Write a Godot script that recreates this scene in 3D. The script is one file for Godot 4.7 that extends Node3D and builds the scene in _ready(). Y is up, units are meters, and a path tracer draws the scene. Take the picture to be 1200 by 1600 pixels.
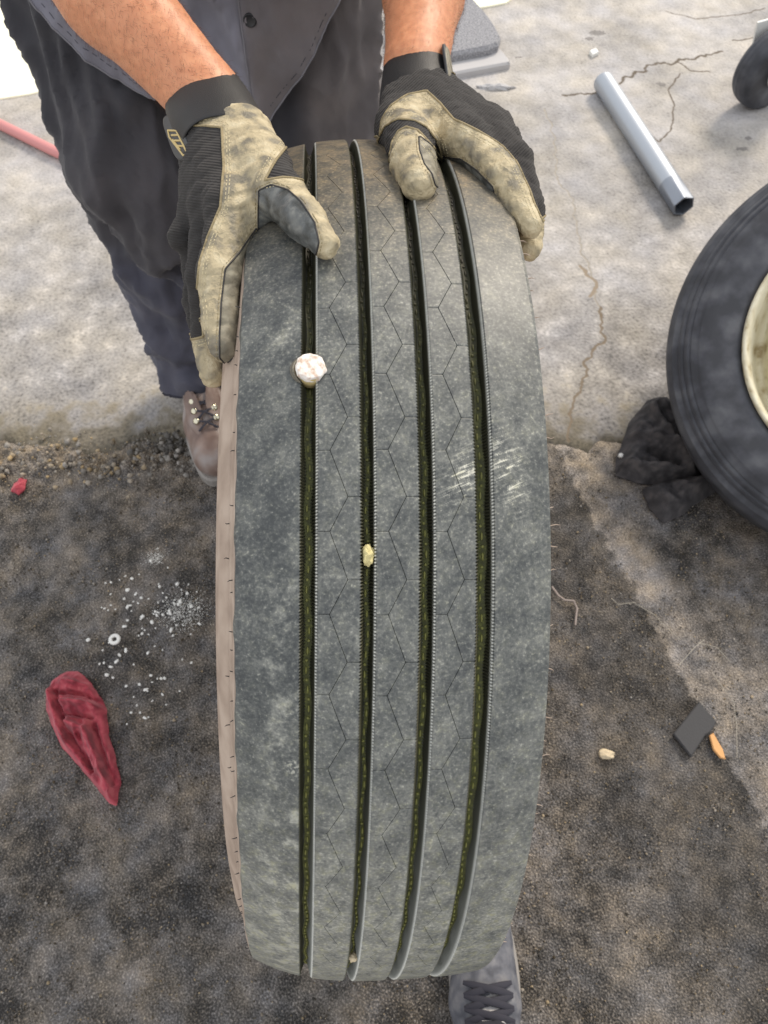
extends Node3D
# A worn lorry tyre held upright by a gloved worker on a workshop apron, seen from above.

var counts := {}
var rng := RandomNumberGenerator.new()
var M := {}

# ------------------------------------------------------------------ helpers
func numbered(parent: Node, called: String) -> String:
	var key := str(parent.get_instance_id()) + called
	var c: int = counts.get(key, 0)
	counts[key] = c + 1
	return called if c == 0 else called + "_%03d" % c

func put(o: Node3D, called: String, parent: Node) -> Node3D:
	o.name = numbered(parent, called)
	parent.add_child(o, true)
	return o

func tag(o: Node, label: String, category := "", group := "", kind := "") -> Node:
	if label: o.set_meta("label", label)
	if category: o.set_meta("category", category)
	if group: o.set_meta("group", group)
	if kind: o.set_meta("kind", kind)
	return o

func thing(called: String, label: String, category: String, at := Vector3.ZERO, group := "") -> Node3D:
	var o := Node3D.new()
	put(o, called, self)
	o.position = at
	tag(o, label, category, group)
	return o

func mi(mesh: Mesh, mat: Material, called: String, parent: Node, at := Vector3.ZERO) -> MeshInstance3D:
	var o := MeshInstance3D.new()
	o.mesh = mesh
	o.material_override = mat
	o.position = at
	put(o, called, parent)
	return o

func am(v: PackedVector3Array, idx: PackedInt32Array, n = null, uv = null, col = null) -> ArrayMesh:
	var a := []
	a.resize(Mesh.ARRAY_MAX)
	a[Mesh.ARRAY_VERTEX] = v
	a[Mesh.ARRAY_INDEX] = idx
	if n != null: a[Mesh.ARRAY_NORMAL] = n
	if uv != null: a[Mesh.ARRAY_TEX_UV] = uv
	if col != null: a[Mesh.ARRAY_COLOR] = col
	var m := ArrayMesh.new()
	m.add_surface_from_arrays(Mesh.PRIMITIVE_TRIANGLES, a)
	return m

func normals(v: PackedVector3Array, idx: PackedInt32Array) -> PackedVector3Array:
	var n := PackedVector3Array()
	n.resize(v.size())
	for i in range(0, idx.size(), 3):
		var a := idx[i]
		var b := idx[i + 1]
		var c := idx[i + 2]
		var f := (v[c] - v[a]).cross(v[b] - v[a])
		n[a] += f
		n[b] += f
		n[c] += f
	for i in n.size():
		n[i] = n[i].normalized()
	return n

# index of a grid of rows x cols vertices; flip turns it inside out
func grid_idx(rows: int, cols: int, flip := false, wrap_rows := false) -> PackedInt32Array:
	var idx := PackedInt32Array()
	for r in (rows if wrap_rows else rows - 1):
		var r2 := (r + 1) % rows
		for c in cols - 1:
			var a := r * cols + c
			var b := a + 1
			var d := r2 * cols + c
			var e := d + 1
			if flip:
				idx.append_array(PackedInt32Array([a, d, b, b, d, e]))
			else:
				idx.append_array(PackedInt32Array([a, b, d, b, e, d]))
	return idx

func smooth(v: PackedVector3Array, idx: PackedInt32Array, uv = null, col = null) -> ArrayMesh:
	return am(v, idx, normals(v, idx), uv, col)

# a tube along points with radii; closed with caps
func tube(pts: PackedVector3Array, rad, sides := 10, squash := 1.0, up := Vector3.UP) -> ArrayMesh:
	var v := PackedVector3Array()
	var uv := PackedVector2Array()
	var k := pts.size()
	var run := 0.0
	for i in k:
		var d := (pts[mini(i + 1, k - 1)] - pts[maxi(i - 1, 0)]).normalized()
		var x := up.cross(d)
		if x.length() < 0.05: x = Vector3.RIGHT.cross(d)
		x = x.normalized()
		var y := d.cross(x).normalized()
		var r: float = rad[i] if rad is Array else rad
		if i > 0: run += pts[i].distance_to(pts[i - 1])
		for s in sides + 1:
			var a := TAU * s / sides
			v.append(pts[i] + (x * cos(a) + y * sin(a) * squash) * r)
			uv.append(Vector2(float(s) / sides, run))
	var idx := grid_idx(k, sides + 1, true)
	for e in 2:
		var base := (0 if e == 0 else (k - 1) * (sides + 1))
		var c := v.size()
		v.append(pts[0 if e == 0 else k - 1])
		uv.append(Vector2(0.5, 0))
		for s in sides:
			if e == 0: idx.append_array(PackedInt32Array([c, base + s, base + s + 1]))
			else: idx.append_array(PackedInt32Array([c, base + s + 1, base + s]))
	return smooth(v, idx, uv)

# profile [Vector2(radius, height)] turned about +Y
func lathe(profile: Array, seg := 64, closed := false) -> ArrayMesh:
	var v := PackedVector3Array()
	var uv := PackedVector2Array()
	var pr := profile.duplicate()
	if closed: pr.append(pr[0])
	for s in seg + 1:
		var a := TAU * s / seg
		for i in pr.size():
			var p: Vector2 = pr[i]
			v.append(Vector3(p.x * cos(a), p.y, p.x * sin(a)))
			uv.append(Vector2(float(s) / seg, float(i) / pr.size()))
	var idx := grid_idx(seg + 1, pr.size(), false)
	var n := normals(v, idx)
	var c := pr.size()
	for i in c:
		var q := (n[i] + n[seg * c + i]).normalized()
		n[i] = q
		n[seg * c + i] = q
	if closed:
		for s in seg + 1:
			var q := (n[s * c] + n[s * c + c - 1]).normalized()
			n[s * c] = q
			n[s * c + c - 1] = q
	return am(v, idx, n, uv)

# flat-topped slab from a polygon on the ground with a small chamfer
func slab(poly: PackedVector2Array, y0: float, y1: float, ch := 0.002) -> ArrayMesh:
	var p := poly
	if Geometry2D.is_polygon_clockwise(p):
		p.reverse()
	var ins: Array = Geometry2D.offset_polygon(p, -ch)
	var inner: PackedVector2Array = ins[0] if ins.size() else p
	var st := SurfaceTool.new()
	st.begin(Mesh.PRIMITIVE_TRIANGLES)
	st.set_smooth_group(-1)
	var tri := Geometry2D.triangulate_polygon(inner)
	for i in range(0, tri.size(), 3):
		var a := inner[tri[i]]
		var b := inner[tri[i + 1]]
		var c := inner[tri[i + 2]]
		var up := (Vector3(c.x, 0, c.y) - Vector3(a.x, 0, a.y)).cross(Vector3(b.x, 0, b.y) - Vector3(a.x, 0, a.y)).y
		for q in ([a, b, c] if up > 0 else [a, c, b]):
			st.set_uv(q)
			st.add_vertex(Vector3(q.x, y1, q.y))
	var k := p.size()
	for i in k:
		var a := p[i]
		var b := p[(i + 1) % k]
		var m := (a + b) * 0.5
		var nout := Vector2(b.y - a.y, a.x - b.x).normalized()
		var rows := [[a, b, y0], [a, b, y1 - ch], [a - nout * ch, b - nout * ch, y1]]
		for r in 2:
			var a0 := Vector3(rows[r][0].x, rows[r][2], rows[r][0].y)
			var b0 := Vector3(rows[r][1].x, rows[r][2], rows[r][1].y)
			var a1 := Vector3(rows[r + 1][0].x, rows[r + 1][2], rows[r + 1][0].y)
			var b1 := Vector3(rows[r + 1][1].x, rows[r + 1][2], rows[r + 1][1].y)
			var f := (b0 - a0).cross(a1 - a0)
			var quad := [a0, a1, b0, b0, a1, b1]
			if f.dot(Vector3(nout.x, 0.3, nout.y)) > 0: quad = [a0, b0, a1, b0, b1, a1]
			# clockwise from outside: (c-a)x(b-a) must point out
			var chk: Vector3 = (quad[2] - quad[0]).cross(quad[1] - quad[0])
			if chk.dot(Vector3(nout.x, 0.3, nout.y)) < 0: quad = [quad[0], quad[2], quad[1], quad[3], quad[5], quad[4]]
			for q in quad:
				st.set_uv(Vector2(q.x, q.z))
				st.add_vertex(q)
	st.generate_normals()
	return st.commit()

func lump(r: Vector3, rough: float, seed_: int, n := 10, flat := 0.0) -> ArrayMesh:
	var nz := FastNoiseLite.new()
	nz.seed = seed_
	nz.frequency = 0.9
	var v := PackedVector3Array()
	var rows := n + 1
	var cols := n * 2 + 1
	for i in rows:
		var a := PI * i / n
		for j in cols:
			var b := TAU * (j % (cols - 1)) / (cols - 1)
			var d := Vector3(sin(a) * cos(b), cos(a), sin(a) * sin(b))
			var q := d * (1.0 + rough * nz.get_noise_3dv(d * 1.6 + Vector3.ONE * seed_))
			if flat > 0.0 and q.y > flat: q.y = flat + (q.y - flat) * 0.12
			v.append(q * r)
	return smooth(v, grid_idx(rows, cols, false))

# ------------------------------------------------------------------ signed distance meshing
# bones: [a, b, radius_a, radius_b, blend]
func nets(bones: Array, h: float) -> Array:
	var lo := Vector3.INF
	var hi := -Vector3.INF
	for b in bones:
		var rr: float = maxf(b[2], b[3]) + 3.0 * h
		for e in 2:
			lo = lo.min(b[e] - Vector3.ONE * rr)
			hi = hi.max(b[e] + Vector3.ONE * rr)
	var nx := int((hi.x - lo.x) / h) + 2
	var ny := int((hi.y - lo.y) / h) + 2
	var nz := int((hi.z - lo.z) / h) + 2
	var F := PackedFloat32Array()
	F.resize(nx * ny * nz)
	F.fill(1.0)
	for b in bones:
		var a: Vector3 = b[0]
		var ab: Vector3 = b[1] - b[0]
		var ra: float = b[2]
		var rb: float = b[3]
		var k: float = b[4]
		var inv := 1.0 / maxf(ab.length_squared(), 1e-9)
		var m := Vector3.ONE * (maxf(ra, rb) + k + 2.5 * h)
		var b0: Vector3 = (a.min(b[1]) - m - lo) / h
		var b1: Vector3 = (a.max(b[1]) + m - lo) / h
		var x0 := maxi(0, int(b0.x))
		var x1 := mini(nx - 1, int(b1.x) + 1)
		for z in range(maxi(0, int(b0.z)), mini(nz - 1, int(b1.z) + 1) + 1):
			for y in range(maxi(0, int(b0.y)), mini(ny - 1, int(b1.y) + 1) + 1):
				var at := (z * ny + y) * nx
				var pa := lo + Vector3(x0, y, z) * h - a
				for x in range(x0, x1 + 1):
					var t := clampf(pa.dot(ab) * inv, 0.0, 1.0)
					var d := (pa - ab * t).length() - ra - (rb - ra) * t
					var e := F[at + x]
					var q := k - absf(e - d)
					F[at + x] = minf(e, d) - (q * q / (4.0 * k) if q > 0.0 else 0.0)
					pa.x += h
	var cell := PackedInt32Array()
	cell.resize(nx * ny * nz)
	cell.fill(-1)
	var V := PackedVector3Array()
	var sy := nx
	var sz := nx * ny
	var corner := PackedInt32Array([0, 1, sy, sy + 1, sz, sz + 1, sz + sy, sz + sy + 1])
	var edges := PackedInt32Array([0, 1, 2, 3, 4, 5, 6, 7, 0, 2, 1, 3, 4, 6, 5, 7, 0, 4, 1, 5, 2, 6, 3, 7])
	for z in nz - 1:
		for y in ny - 1:
			var at := (z * ny + y) * nx
			for x in nx - 1:
				var i := at + x
				var s := int(F[i] < 0.0) + int(F[i + 1] < 0.0) + int(F[i + sy] < 0.0) + int(F[i + sy + 1] < 0.0) + int(F[i + sz] < 0.0) + int(F[i + sz + 1] < 0.0) + int(F[i + sz + sy] < 0.0) + int(F[i + sz + sy + 1] < 0.0)
				if s == 0 or s == 8: continue
				var p := Vector3.ZERO
				var c := 0
				for e in range(0, 24, 2):
					var ca := edges[e]
					var cb := edges[e + 1]
					var fa := F[i + corner[ca]]
					var fb := F[i + corner[cb]]
					if (fa < 0.0) != (fb < 0.0):
						var t := fa / (fa - fb)
						p += Vector3(lerpf(ca & 1, cb & 1, t), lerpf((ca >> 1) & 1, (cb >> 1) & 1, t), lerpf(ca >> 2, cb >> 2, t))
						c += 1
				cell[i] = V.size()
				V.append(lo + (Vector3(x, y, z) + p / c) * h)
	var I := PackedInt32Array()
	for z in range(1, nz - 1):
		for y in range(1, ny - 1):
			var at := (z * ny + y) * nx
			for x in range(1, nx - 1):
				var i := at + x
				if cell[i] < 0: continue
				var f := F[i] < 0.0
				for axis in 3:
					var st := 1 if axis == 0 else sy if axis == 1 else sz
					if (F[i + st] < 0.0) == f: continue
					var u := sy if axis == 0 else sz if axis == 1 else 1
					var w := sz if axis == 0 else 1 if axis == 1 else sy
					var q0 := cell[i - u - w]
					var q1 := cell[i - w]
					var q2 := cell[i]
					var q3 := cell[i - u]
					if q0 < 0 or q1 < 0 or q3 < 0: continue
					if f: I.append_array(PackedInt32Array([q0, q2, q1, q0, q3, q2]))
					else: I.append_array(PackedInt32Array([q0, q1, q2, q0, q2, q3]))
	return [V, I]

# pushes vertices along their normals by amount.call(point, normal)
func displace(V: PackedVector3Array, I: PackedInt32Array, amount: Callable) -> PackedVector3Array:
	var N := normals(V, I)
	for i in V.size():
		V[i] += N[i] * float(amount.call(V[i], N[i]))
	return V

# cuts a mesh where g changes sign: [[V, N, I] where g < 0, the same where g > 0, cut segments (point, normal pairs)]
func split(V: PackedVector3Array, N: PackedVector3Array, I: PackedInt32Array, g: PackedFloat32Array) -> Array:
	var out := []
	for side in 2:
		out.append([PackedVector3Array(), PackedVector3Array(), PackedInt32Array()])
	var maps := [PackedInt32Array(), PackedInt32Array()]
	for side in 2:
		maps[side].resize(V.size())
		maps[side].fill(-1)
	var cuts := [{}, {}]
	var segs := []
	var nv := V.size()
	for i in range(0, I.size(), 3):
		var t := [I[i], I[i + 1], I[i + 2]]
		var s0 := g[t[0]] < 0.0
		if s0 == (g[t[1]] < 0.0) and s0 == (g[t[2]] < 0.0):
			var side := 0 if s0 else 1
			for c in 3:
				var o: int = t[c]
				if maps[side][o] < 0:
					maps[side][o] = out[side][0].size()
					out[side][0].append(V[o])
					out[side][1].append(N[o])
				out[side][2].append(maps[side][o])
			continue
		var seg := []
		for side in 2:
			var poly := PackedInt32Array()
			for c in 3:
				var a: int = t[c]
				var b: int = t[(c + 1) % 3]
				var ain := (g[a] < 0.0) == (side == 0)
				var bin := (g[b] < 0.0) == (side == 0)
				if ain:
					if maps[side][a] < 0:
						maps[side][a] = out[side][0].size()
						out[side][0].append(V[a])
						out[side][1].append(N[a])
					poly.append(maps[side][a])
				if ain != bin:
					var key := mini(a, b) * nv + maxi(a, b)
					if not cuts[side].has(key):
						var w := g[a] / (g[a] - g[b])
						cuts[side][key] = out[side][0].size()
						out[side][0].append(V[a].lerp(V[b], w))
						out[side][1].append(N[a].lerp(N[b], w).normalized())
					poly.append(cuts[side][key])
					if side == 0:
						var q: int = cuts[0][key]
						seg.append(out[0][0][q])
						seg.append(out[0][1][q])
			for c in range(1, poly.size() - 1):
				out[side][2].append_array(PackedInt32Array([poly[0], poly[c], poly[c + 1]]))
		if seg.size() == 4: segs.append(seg)
	out.append(segs)
	return out

# a raised cord along cut segments; every is the length of a stitch and its gap, 0 for an unbroken cord
func cord(segs: Array, r: float, lift: float, every := 0.0, dirv := Vector3(1, 1, 1)) -> ArrayMesh:
	var v := PackedVector3Array()
	var n := PackedVector3Array()
	var idx := PackedInt32Array()
	for s in segs:
		var a: Vector3 = s[0] + s[1] * lift
		var b: Vector3 = s[2] + s[3] * lift
		if every > 0.0:
			if posmod(floori(((a + b) * 0.5).dot(dirv) / every), 2) == 0: continue
		var d := b - a
		if d.length() < 1e-5: continue
		d = d.normalized()
		var ext := d * r * 0.5
		var up: Vector3 = (s[1] + s[3]).normalized()
		var x := d.cross(up).normalized()
		var base := v.size()
		for e in 2:
			var c := (a - ext) if e == 0 else (b + ext)
			for k in 5:
				var ang := PI * k / 4.0
				var o := x * cos(ang) + up * sin(ang)
				v.append(c + o * r)
				n.append(o)
		for k in 4:
			var p := base + k
			var tri := [p, p + 1, p + 5, p + 1, p + 6, p + 5]
			var f := (v[tri[2]] - v[tri[0]]).cross(v[tri[1]] - v[tri[0]])
			if f.dot(n[p] + n[p + 1]) < 0: tri = [p, p + 5, p + 1, p + 1, p + 5, p + 6]
			for q in tri: idx.append(q)
	if idx.size() == 0: return null
	return am(v, idx, n)

func iso(V: PackedVector3Array, N: PackedVector3Array, I: PackedInt32Array, g: PackedFloat32Array, level: float) -> Array:
	var segs := []
	for i in range(0, I.size(), 3):
		var seg := []
		for c in 3:
			var a := I[i + c]
			var b := I[i + (c + 1) % 3]
			var ga := g[a] - level
			var gb := g[b] - level
			if (ga < 0.0) != (gb < 0.0):
				var w := ga / (ga - gb)
				seg.append(V[a].lerp(V[b], w))
				seg.append(N[a].lerp(N[b], w).normalized())
		if seg.size() == 4: segs.append(seg)
	return segs

func poly_sd(p: Vector2, poly: PackedVector2Array) -> float:
	var d := INF
	var k := poly.size()
	var j := k - 1
	var inside := false
	for i in k:
		var e := poly[j] - poly[i]
		var w := p - poly[i]
		var q := w - e * clampf(w.dot(e) / e.length_squared(), 0.0, 1.0)
		d = minf(d, q.length_squared())
		if (poly[i].y > p.y) != (poly[j].y > p.y) and p.x < (poly[j].x - poly[i].x) * (p.y - poly[i].y) / (poly[j].y - poly[i].y) + poly[i].x:
			inside = not inside
		j = i
	return -sqrt(d) if inside else sqrt(d)

# ------------------------------------------------------------------ textures and materials
func noise(freq: float, oct: int, seed_: int, kind := FastNoiseLite.TYPE_SIMPLEX_SMOOTH, frac := FastNoiseLite.FRACTAL_FBM) -> FastNoiseLite:
	var n := FastNoiseLite.new()
	n.noise_type = kind
	n.frequency = freq
	n.seed = seed_
	n.fractal_type = frac
	n.fractal_octaves = oct
	return n

func nbytes(w: int, h: int, freq: float, oct: int, seed_: int, frac := FastNoiseLite.FRACTAL_FBM) -> PackedByteArray:
	var im := noise(freq, oct, seed_, FastNoiseLite.TYPE_SIMPLEX_SMOOTH, frac).get_image(w, h, false, false, true)
	return im.get_data()

func ramp_tex(size: int, freq: float, oct: int, seed_: int, stops: Array, colors: Array, frac := FastNoiseLite.FRACTAL_FBM) -> ImageTexture:
	var im := noise(freq, oct, seed_, FastNoiseLite.TYPE_SIMPLEX_SMOOTH, frac).get_seamless_image(size, size, false, false, 0.15, true)
	var d := im.get_data()
	var g := Gradient.new()
	g.offsets = PackedFloat32Array(stops)
	g.colors = PackedColorArray(colors)
	var lut := PackedByteArray()
	for i in 256:
		var c := g.sample(i / 255.0)
		lut.append(int(clampf(c.r, 0, 1) * 255))
		lut.append(int(clampf(c.g, 0, 1) * 255))
		lut.append(int(clampf(c.b, 0, 1) * 255))
	var o := PackedByteArray()
	o.resize(size * size * 3)
	for i in size * size:
		var k := d[i] * 3
		o[i * 3] = lut[k]
		o[i * 3 + 1] = lut[k + 1]
		o[i * 3 + 2] = lut[k + 2]
	var out := Image.create_from_data(size, size, false, Image.FORMAT_RGB8, o)
	out.generate_mipmaps()
	return ImageTexture.create_from_image(out)

func gray_tex(size: int, freq: float, oct: int, seed_: int, frac := FastNoiseLite.FRACTAL_FBM) -> ImageTexture:
	var im := noise(freq, oct, seed_, FastNoiseLite.TYPE_SIMPLEX_SMOOTH, frac).get_seamless_image(size, size, false, false, 0.15, true)
	return ImageTexture.create_from_image(im)

func mat(color: Color, rough := 0.7, metal := 0.0) -> StandardMaterial3D:
	var m := StandardMaterial3D.new()
	m.albedo_color = color
	m.roughness = rough
	m.metallic = metal
	return m

func tri(m: StandardMaterial3D, tile: float, world := false) -> StandardMaterial3D:
	m.uv1_triplanar = true
	m.uv1_world_triplanar = world
	m.uv1_scale = Vector3.ONE / tile
	m.uv1_triplanar_sharpness = 4.0
	return m

func bump(m: StandardMaterial3D, t: Texture2D, cm: float) -> StandardMaterial3D:
	m.heightmap_enabled = true
	m.heightmap_texture = t
	m.heightmap_scale = cm
	return m

func srgb(r: float, g: float, b: float) -> Color:
	return Color(r / 255.0, g / 255.0, b / 255.0)

func make_materials() -> void:
	var grain := gray_tex(512, 0.03, 5, 3)
	var weave := gray_tex(256, 0.12, 3, 4)
	M.grain = grain
	# rubber of the sidewall, brown with dust
	var m := mat(Color.WHITE, 0.75)
	m.albedo_texture = ramp_tex(512, 0.012, 5, 11, [0.25, 0.5, 0.75], [srgb(160, 142, 128), srgb(174, 156, 141), srgb(186, 169, 154)])
	M.sidewall = bump(tri(m, 0.3), grain, 0.03)
	m = mat(srgb(52, 50, 50), 0.6)
	M.rubber_dark = bump(tri(m, 0.1), grain, 0.02)
	m = mat(Color.WHITE, 0.6)
	m.albedo_texture = ramp_tex(256, 0.03, 4, 12, [0.2, 0.6, 0.85], [srgb(64, 66, 26), srgb(82, 86, 32), srgb(104, 106, 50)])
	m.vertex_color_use_as_albedo = true
	M.groove = bump(tri(m, 0.05), grain, 0.02)
	m = mat(Color.WHITE, 0.5)
	m.vertex_color_use_as_albedo = true
	M.nub = m
	# skin
	m = mat(Color.WHITE, 0.5)
	m.albedo_texture = ramp_tex(512, 0.012, 5, 21, [0.2, 0.5, 0.8], [srgb(200, 135, 99), srgb(207, 142, 105), srgb(214, 150, 112)])
	m.subsurf_scatter_enabled = true
	m.subsurf_scatter_strength = 0.12
	M.skin = bump(tri(m, 0.09), gray_tex(512, 0.08, 3, 22), 0.004)
	M.hair = mat(srgb(92, 62, 42), 0.5)
	# leather
	m = mat(Color.WHITE, 0.62)
	m.albedo_texture = ramp_tex(512, 0.009, 5, 31, [0.22, 0.42, 0.62, 0.82], [srgb(122, 116, 102), srgb(164, 152, 124), srgb(188, 174, 142), srgb(202, 190, 160)])
	M.leather = bump(tri(m, 0.14), gray_tex(512, 0.035, 5, 32, FastNoiseLite.FRACTAL_RIDGED), 0.1)
	m = mat(Color.WHITE, 0.4)
	m.albedo_texture = ramp_tex(256, 0.02, 5, 33, [0.2, 0.5, 0.8], [srgb(62, 64, 62), srgb(92, 95, 95), srgb(134, 134, 128)])
	M.patch = bump(tri(m, 0.09), gray_tex(512, 0.09, 3, 34), 0.03)
	m = mat(Color.WHITE, 0.6)
	m.albedo_texture = ramp_tex(256, 0.02, 5, 35, [0.2, 0.5, 0.8], [srgb(96, 92, 80), srgb(128, 122, 106), srgb(156, 150, 132)])
	M.suede = bump(tri(m, 0.09), gray_tex(512, 0.06, 3, 36), 0.03)
	M.seam = mat(srgb(150, 136, 104), 0.7)
	M.stitch = mat(srgb(196, 184, 150), 0.7)
	# knit with ribs
	var rib := Image.create(64, 64, false, Image.FORMAT_L8)
	for y in 64:
		for x in 64:
			var q := 0.5 + 0.5 * cos(TAU * y / 16.0)
			q = pow(q, 0.7) * (0.86 + 0.14 * cos(TAU * (x + (y / 16) * 4) / 8.0))
			rib.set_pixel(x, y, Color(q, q, q))
	var ribt := ImageTexture.create_from_image(rib)
	m = mat(srgb(50, 48, 47), 0.9)
	m.rim_enabled = true
	m.rim = 0.35
	M.knit = bump(m, ribt, 0.09)
	m = mat(srgb(34, 34, 35), 0.5)
	M.cuff = bump(tri(m, 0.04), weave, 0.02)
	M.tab = mat(srgb(58, 60, 62), 0.45)
	M.gold = mat(srgb(206, 184, 128), 0.6)
	# cloth
	m = mat(Color.WHITE, 0.9)
	m.albedo_texture = ramp_tex(512, 0.006, 5, 41, [0.25, 0.5, 0.78], [srgb(162, 159, 163), srgb(171, 169, 175), srgb(182, 181, 188)])
	m.rim_enabled = true
	m.rim = 0.25
	m.vertex_color_use_as_albedo = true
	M.shirt = bump(tri(m, 0.4), gray_tex(512, 0.25, 2, 42), 0.02)
	m = mat(Color.WHITE, 0.9)
	m.albedo_texture = ramp_tex(512, 0.006, 5, 43, [0.25, 0.5, 0.8], [srgb(94, 94, 101), srgb(103, 103, 110), srgb(113, 112, 118)])
	m.rim_enabled = true
	m.rim = 0.25
	m.vertex_color_use_as_albedo = true
	M.trousers = bump(tri(m, 0.4), gray_tex(512, 0.25, 2, 44), 0.02)
	M.shirt_edge = mat(srgb(122, 121, 128), 0.9)
	M.button = mat(srgb(34, 36, 40), 0.35)
	m = mat(Color.WHITE, 0.5)
	m.albedo_texture = ramp_tex(256, 0.012, 4, 45, [0.2, 0.5, 0.8], [srgb(110, 90, 82), srgb(136, 118, 110), srgb(160, 152, 150)])
	M.boot = bump(tri(m, 0.35), grain, 0.06)
	M.sole = mat(srgb(146, 142, 138), 0.85)
	m = mat(Color.WHITE, 0.75)
	m.albedo_texture = ramp_tex(256, 0.02, 4, 46, [0.2, 0.5, 0.8], [srgb(78, 80, 88), srgb(100, 102, 110), srgb(124, 124, 128)])
	M.shoe = bump(tri(m, 0.16), grain, 0.04)
	M.lace = mat(srgb(52, 52, 62), 0.85)
	M.eyelet = mat(srgb(214, 208, 186), 0.22, 1.0)
	m = mat(Color.WHITE, 0.85)
	m.albedo_texture = ramp_tex(256, 0.014, 4, 51, [0.2, 0.5, 0.8], [srgb(128, 44, 56), srgb(168, 62, 76), srgb(190, 92, 100)])
	m.rim_enabled = true
	m.rim = 0.3
	M.red = bump(tri(m, 0.12), weave, 0.03)
	m = mat(Color.WHITE, 0.9)
	m.albedo_texture = ramp_tex(256, 0.014, 4, 52, [0.2, 0.5, 0.8], [srgb(44, 42, 44), srgb(60, 58, 60), srgb(80, 76, 76)])
	M.rag = bump(tri(m, 0.12), weave, 0.03)
	m = mat(Color.WHITE, 0.62)
	m.albedo_texture = ramp_tex(512, 0.008, 5, 53, [0.25, 0.5, 0.8], [srgb(54, 56, 62), srgb(70, 72, 79), srgb(90, 92, 97)])
	M.tyre_blue = bump(tri(m, 0.35), grain, 0.02)
	m = mat(Color.WHITE, 0.5)
	m.albedo_texture = ramp_tex(512, 0.014, 5, 54, [0.10, 0.30, 0.6], [srgb(168, 152, 116), srgb(206, 197, 168), srgb(226, 220, 196)])
	M.rim = bump(tri(m, 0.3), grain, 0.03)
	m = mat(srgb(176, 182, 190), 0.34, 0.85)
	m.roughness = 0.45
	M.zinc = tri(m, 0.2)
	M.zinc_dark = mat(srgb(150, 156, 166), 0.5, 0.8)
	M.white = mat(srgb(232, 232, 228), 0.5)
	m = mat(Color.WHITE, 0.8)
	m.albedo_texture = ramp_tex(256, 0.03, 5, 56, [0.2, 0.5, 0.75], [srgb(196, 170, 150), srgb(222, 212, 204), srgb(236, 232, 226)])
	M.stud = bump(tri(m, 0.05), grain, 0.03)
	M.stud_side = mat(srgb(206, 186, 132), 0.7)
	M.stone = bump(tri(mat(srgb(212, 200, 146), 0.8), 0.02), grain, 0.03)
	M.pale_stone = bump(tri(mat(srgb(206, 190, 160), 0.8), 0.03), grain, 0.03)
	m = mat(Color.WHITE, 0.95)
	m.albedo_texture = ramp_tex(256, 0.06, 3, 57, [0.2, 0.5, 0.8], [srgb(120, 120, 124), srgb(146, 146, 150), srgb(170, 170, 174)])
	M.mat_grey = bump(tri(m, 0.12), weave, 0.15)
	M.slab_grey = mat(srgb(186, 184, 184), 0.8)
	M.chip_dark = bump(tri(mat(srgb(62, 62, 64), 0.7), 0.1), grain, 0.02)
	M.wood = mat(srgb(216, 164, 108), 0.7)
	M.hose = mat(srgb(206, 138, 136), 0.5)
	M.cream = bump(tri(mat(srgb(250, 246, 222), 0.85), 0.3), grain, 0.03)  # pale tone that paints in sunlight on the floor
	M.wire = mat(srgb(150, 138, 132), 0.5)
	M.thread = mat(srgb(170, 164, 152), 0.7)
	m = mat(Color.WHITE, 0.95)
	m.vertex_color_use_as_albedo = true
	M.grit = m

# ------------------------------------------------------------------ the setting
func crack(im: Image, hm: Image, pts: Array, ox: float, oz: float, mpp: float, w: float, dark: Color, jit := 0.006) -> void:
	var nz := noise(18.0, 3, 77)
	for i in pts.size() - 1:
		var a: Vector3 = pts[i]
		var b: Vector3 = pts[i + 1]
		var steps := int(a.distance_to(b) / (mpp * 0.5)) + 1
		var perp := Vector3(-(b - a).z, 0, (b - a).x).normalized()
		for s in steps:
			var p := a.lerp(b, float(s) / steps)
			p += perp * jit * nz.get_noise_2d(p.x, p.z)
			var ww := w * (0.55 + 0.9 * absf(nz.get_noise_2d(p.x * 2.3 + 5.0, p.z * 2.3))) / mpp
			var cx := (p.x - ox) / mpp
			var cz := (p.z - oz) / mpp
			var r := int(ceil(ww))
			for dy in range(-r, r + 1):
				for dx in range(-r, r + 1):
					var d := Vector2(dx, dy).length()
					if d > ww: continue
					var x := int(cx) + dx
					var y := int(cz) + dy
					if x < 0 or y < 0 or x >= im.get_width() or y >= im.get_height(): continue
					im.set_pixel(x, y, im.get_pixel(x, y).lerp(dark, 0.3))
					hm.set_pixel(x, y, Color(0.1, 0.1, 0.1))

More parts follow.
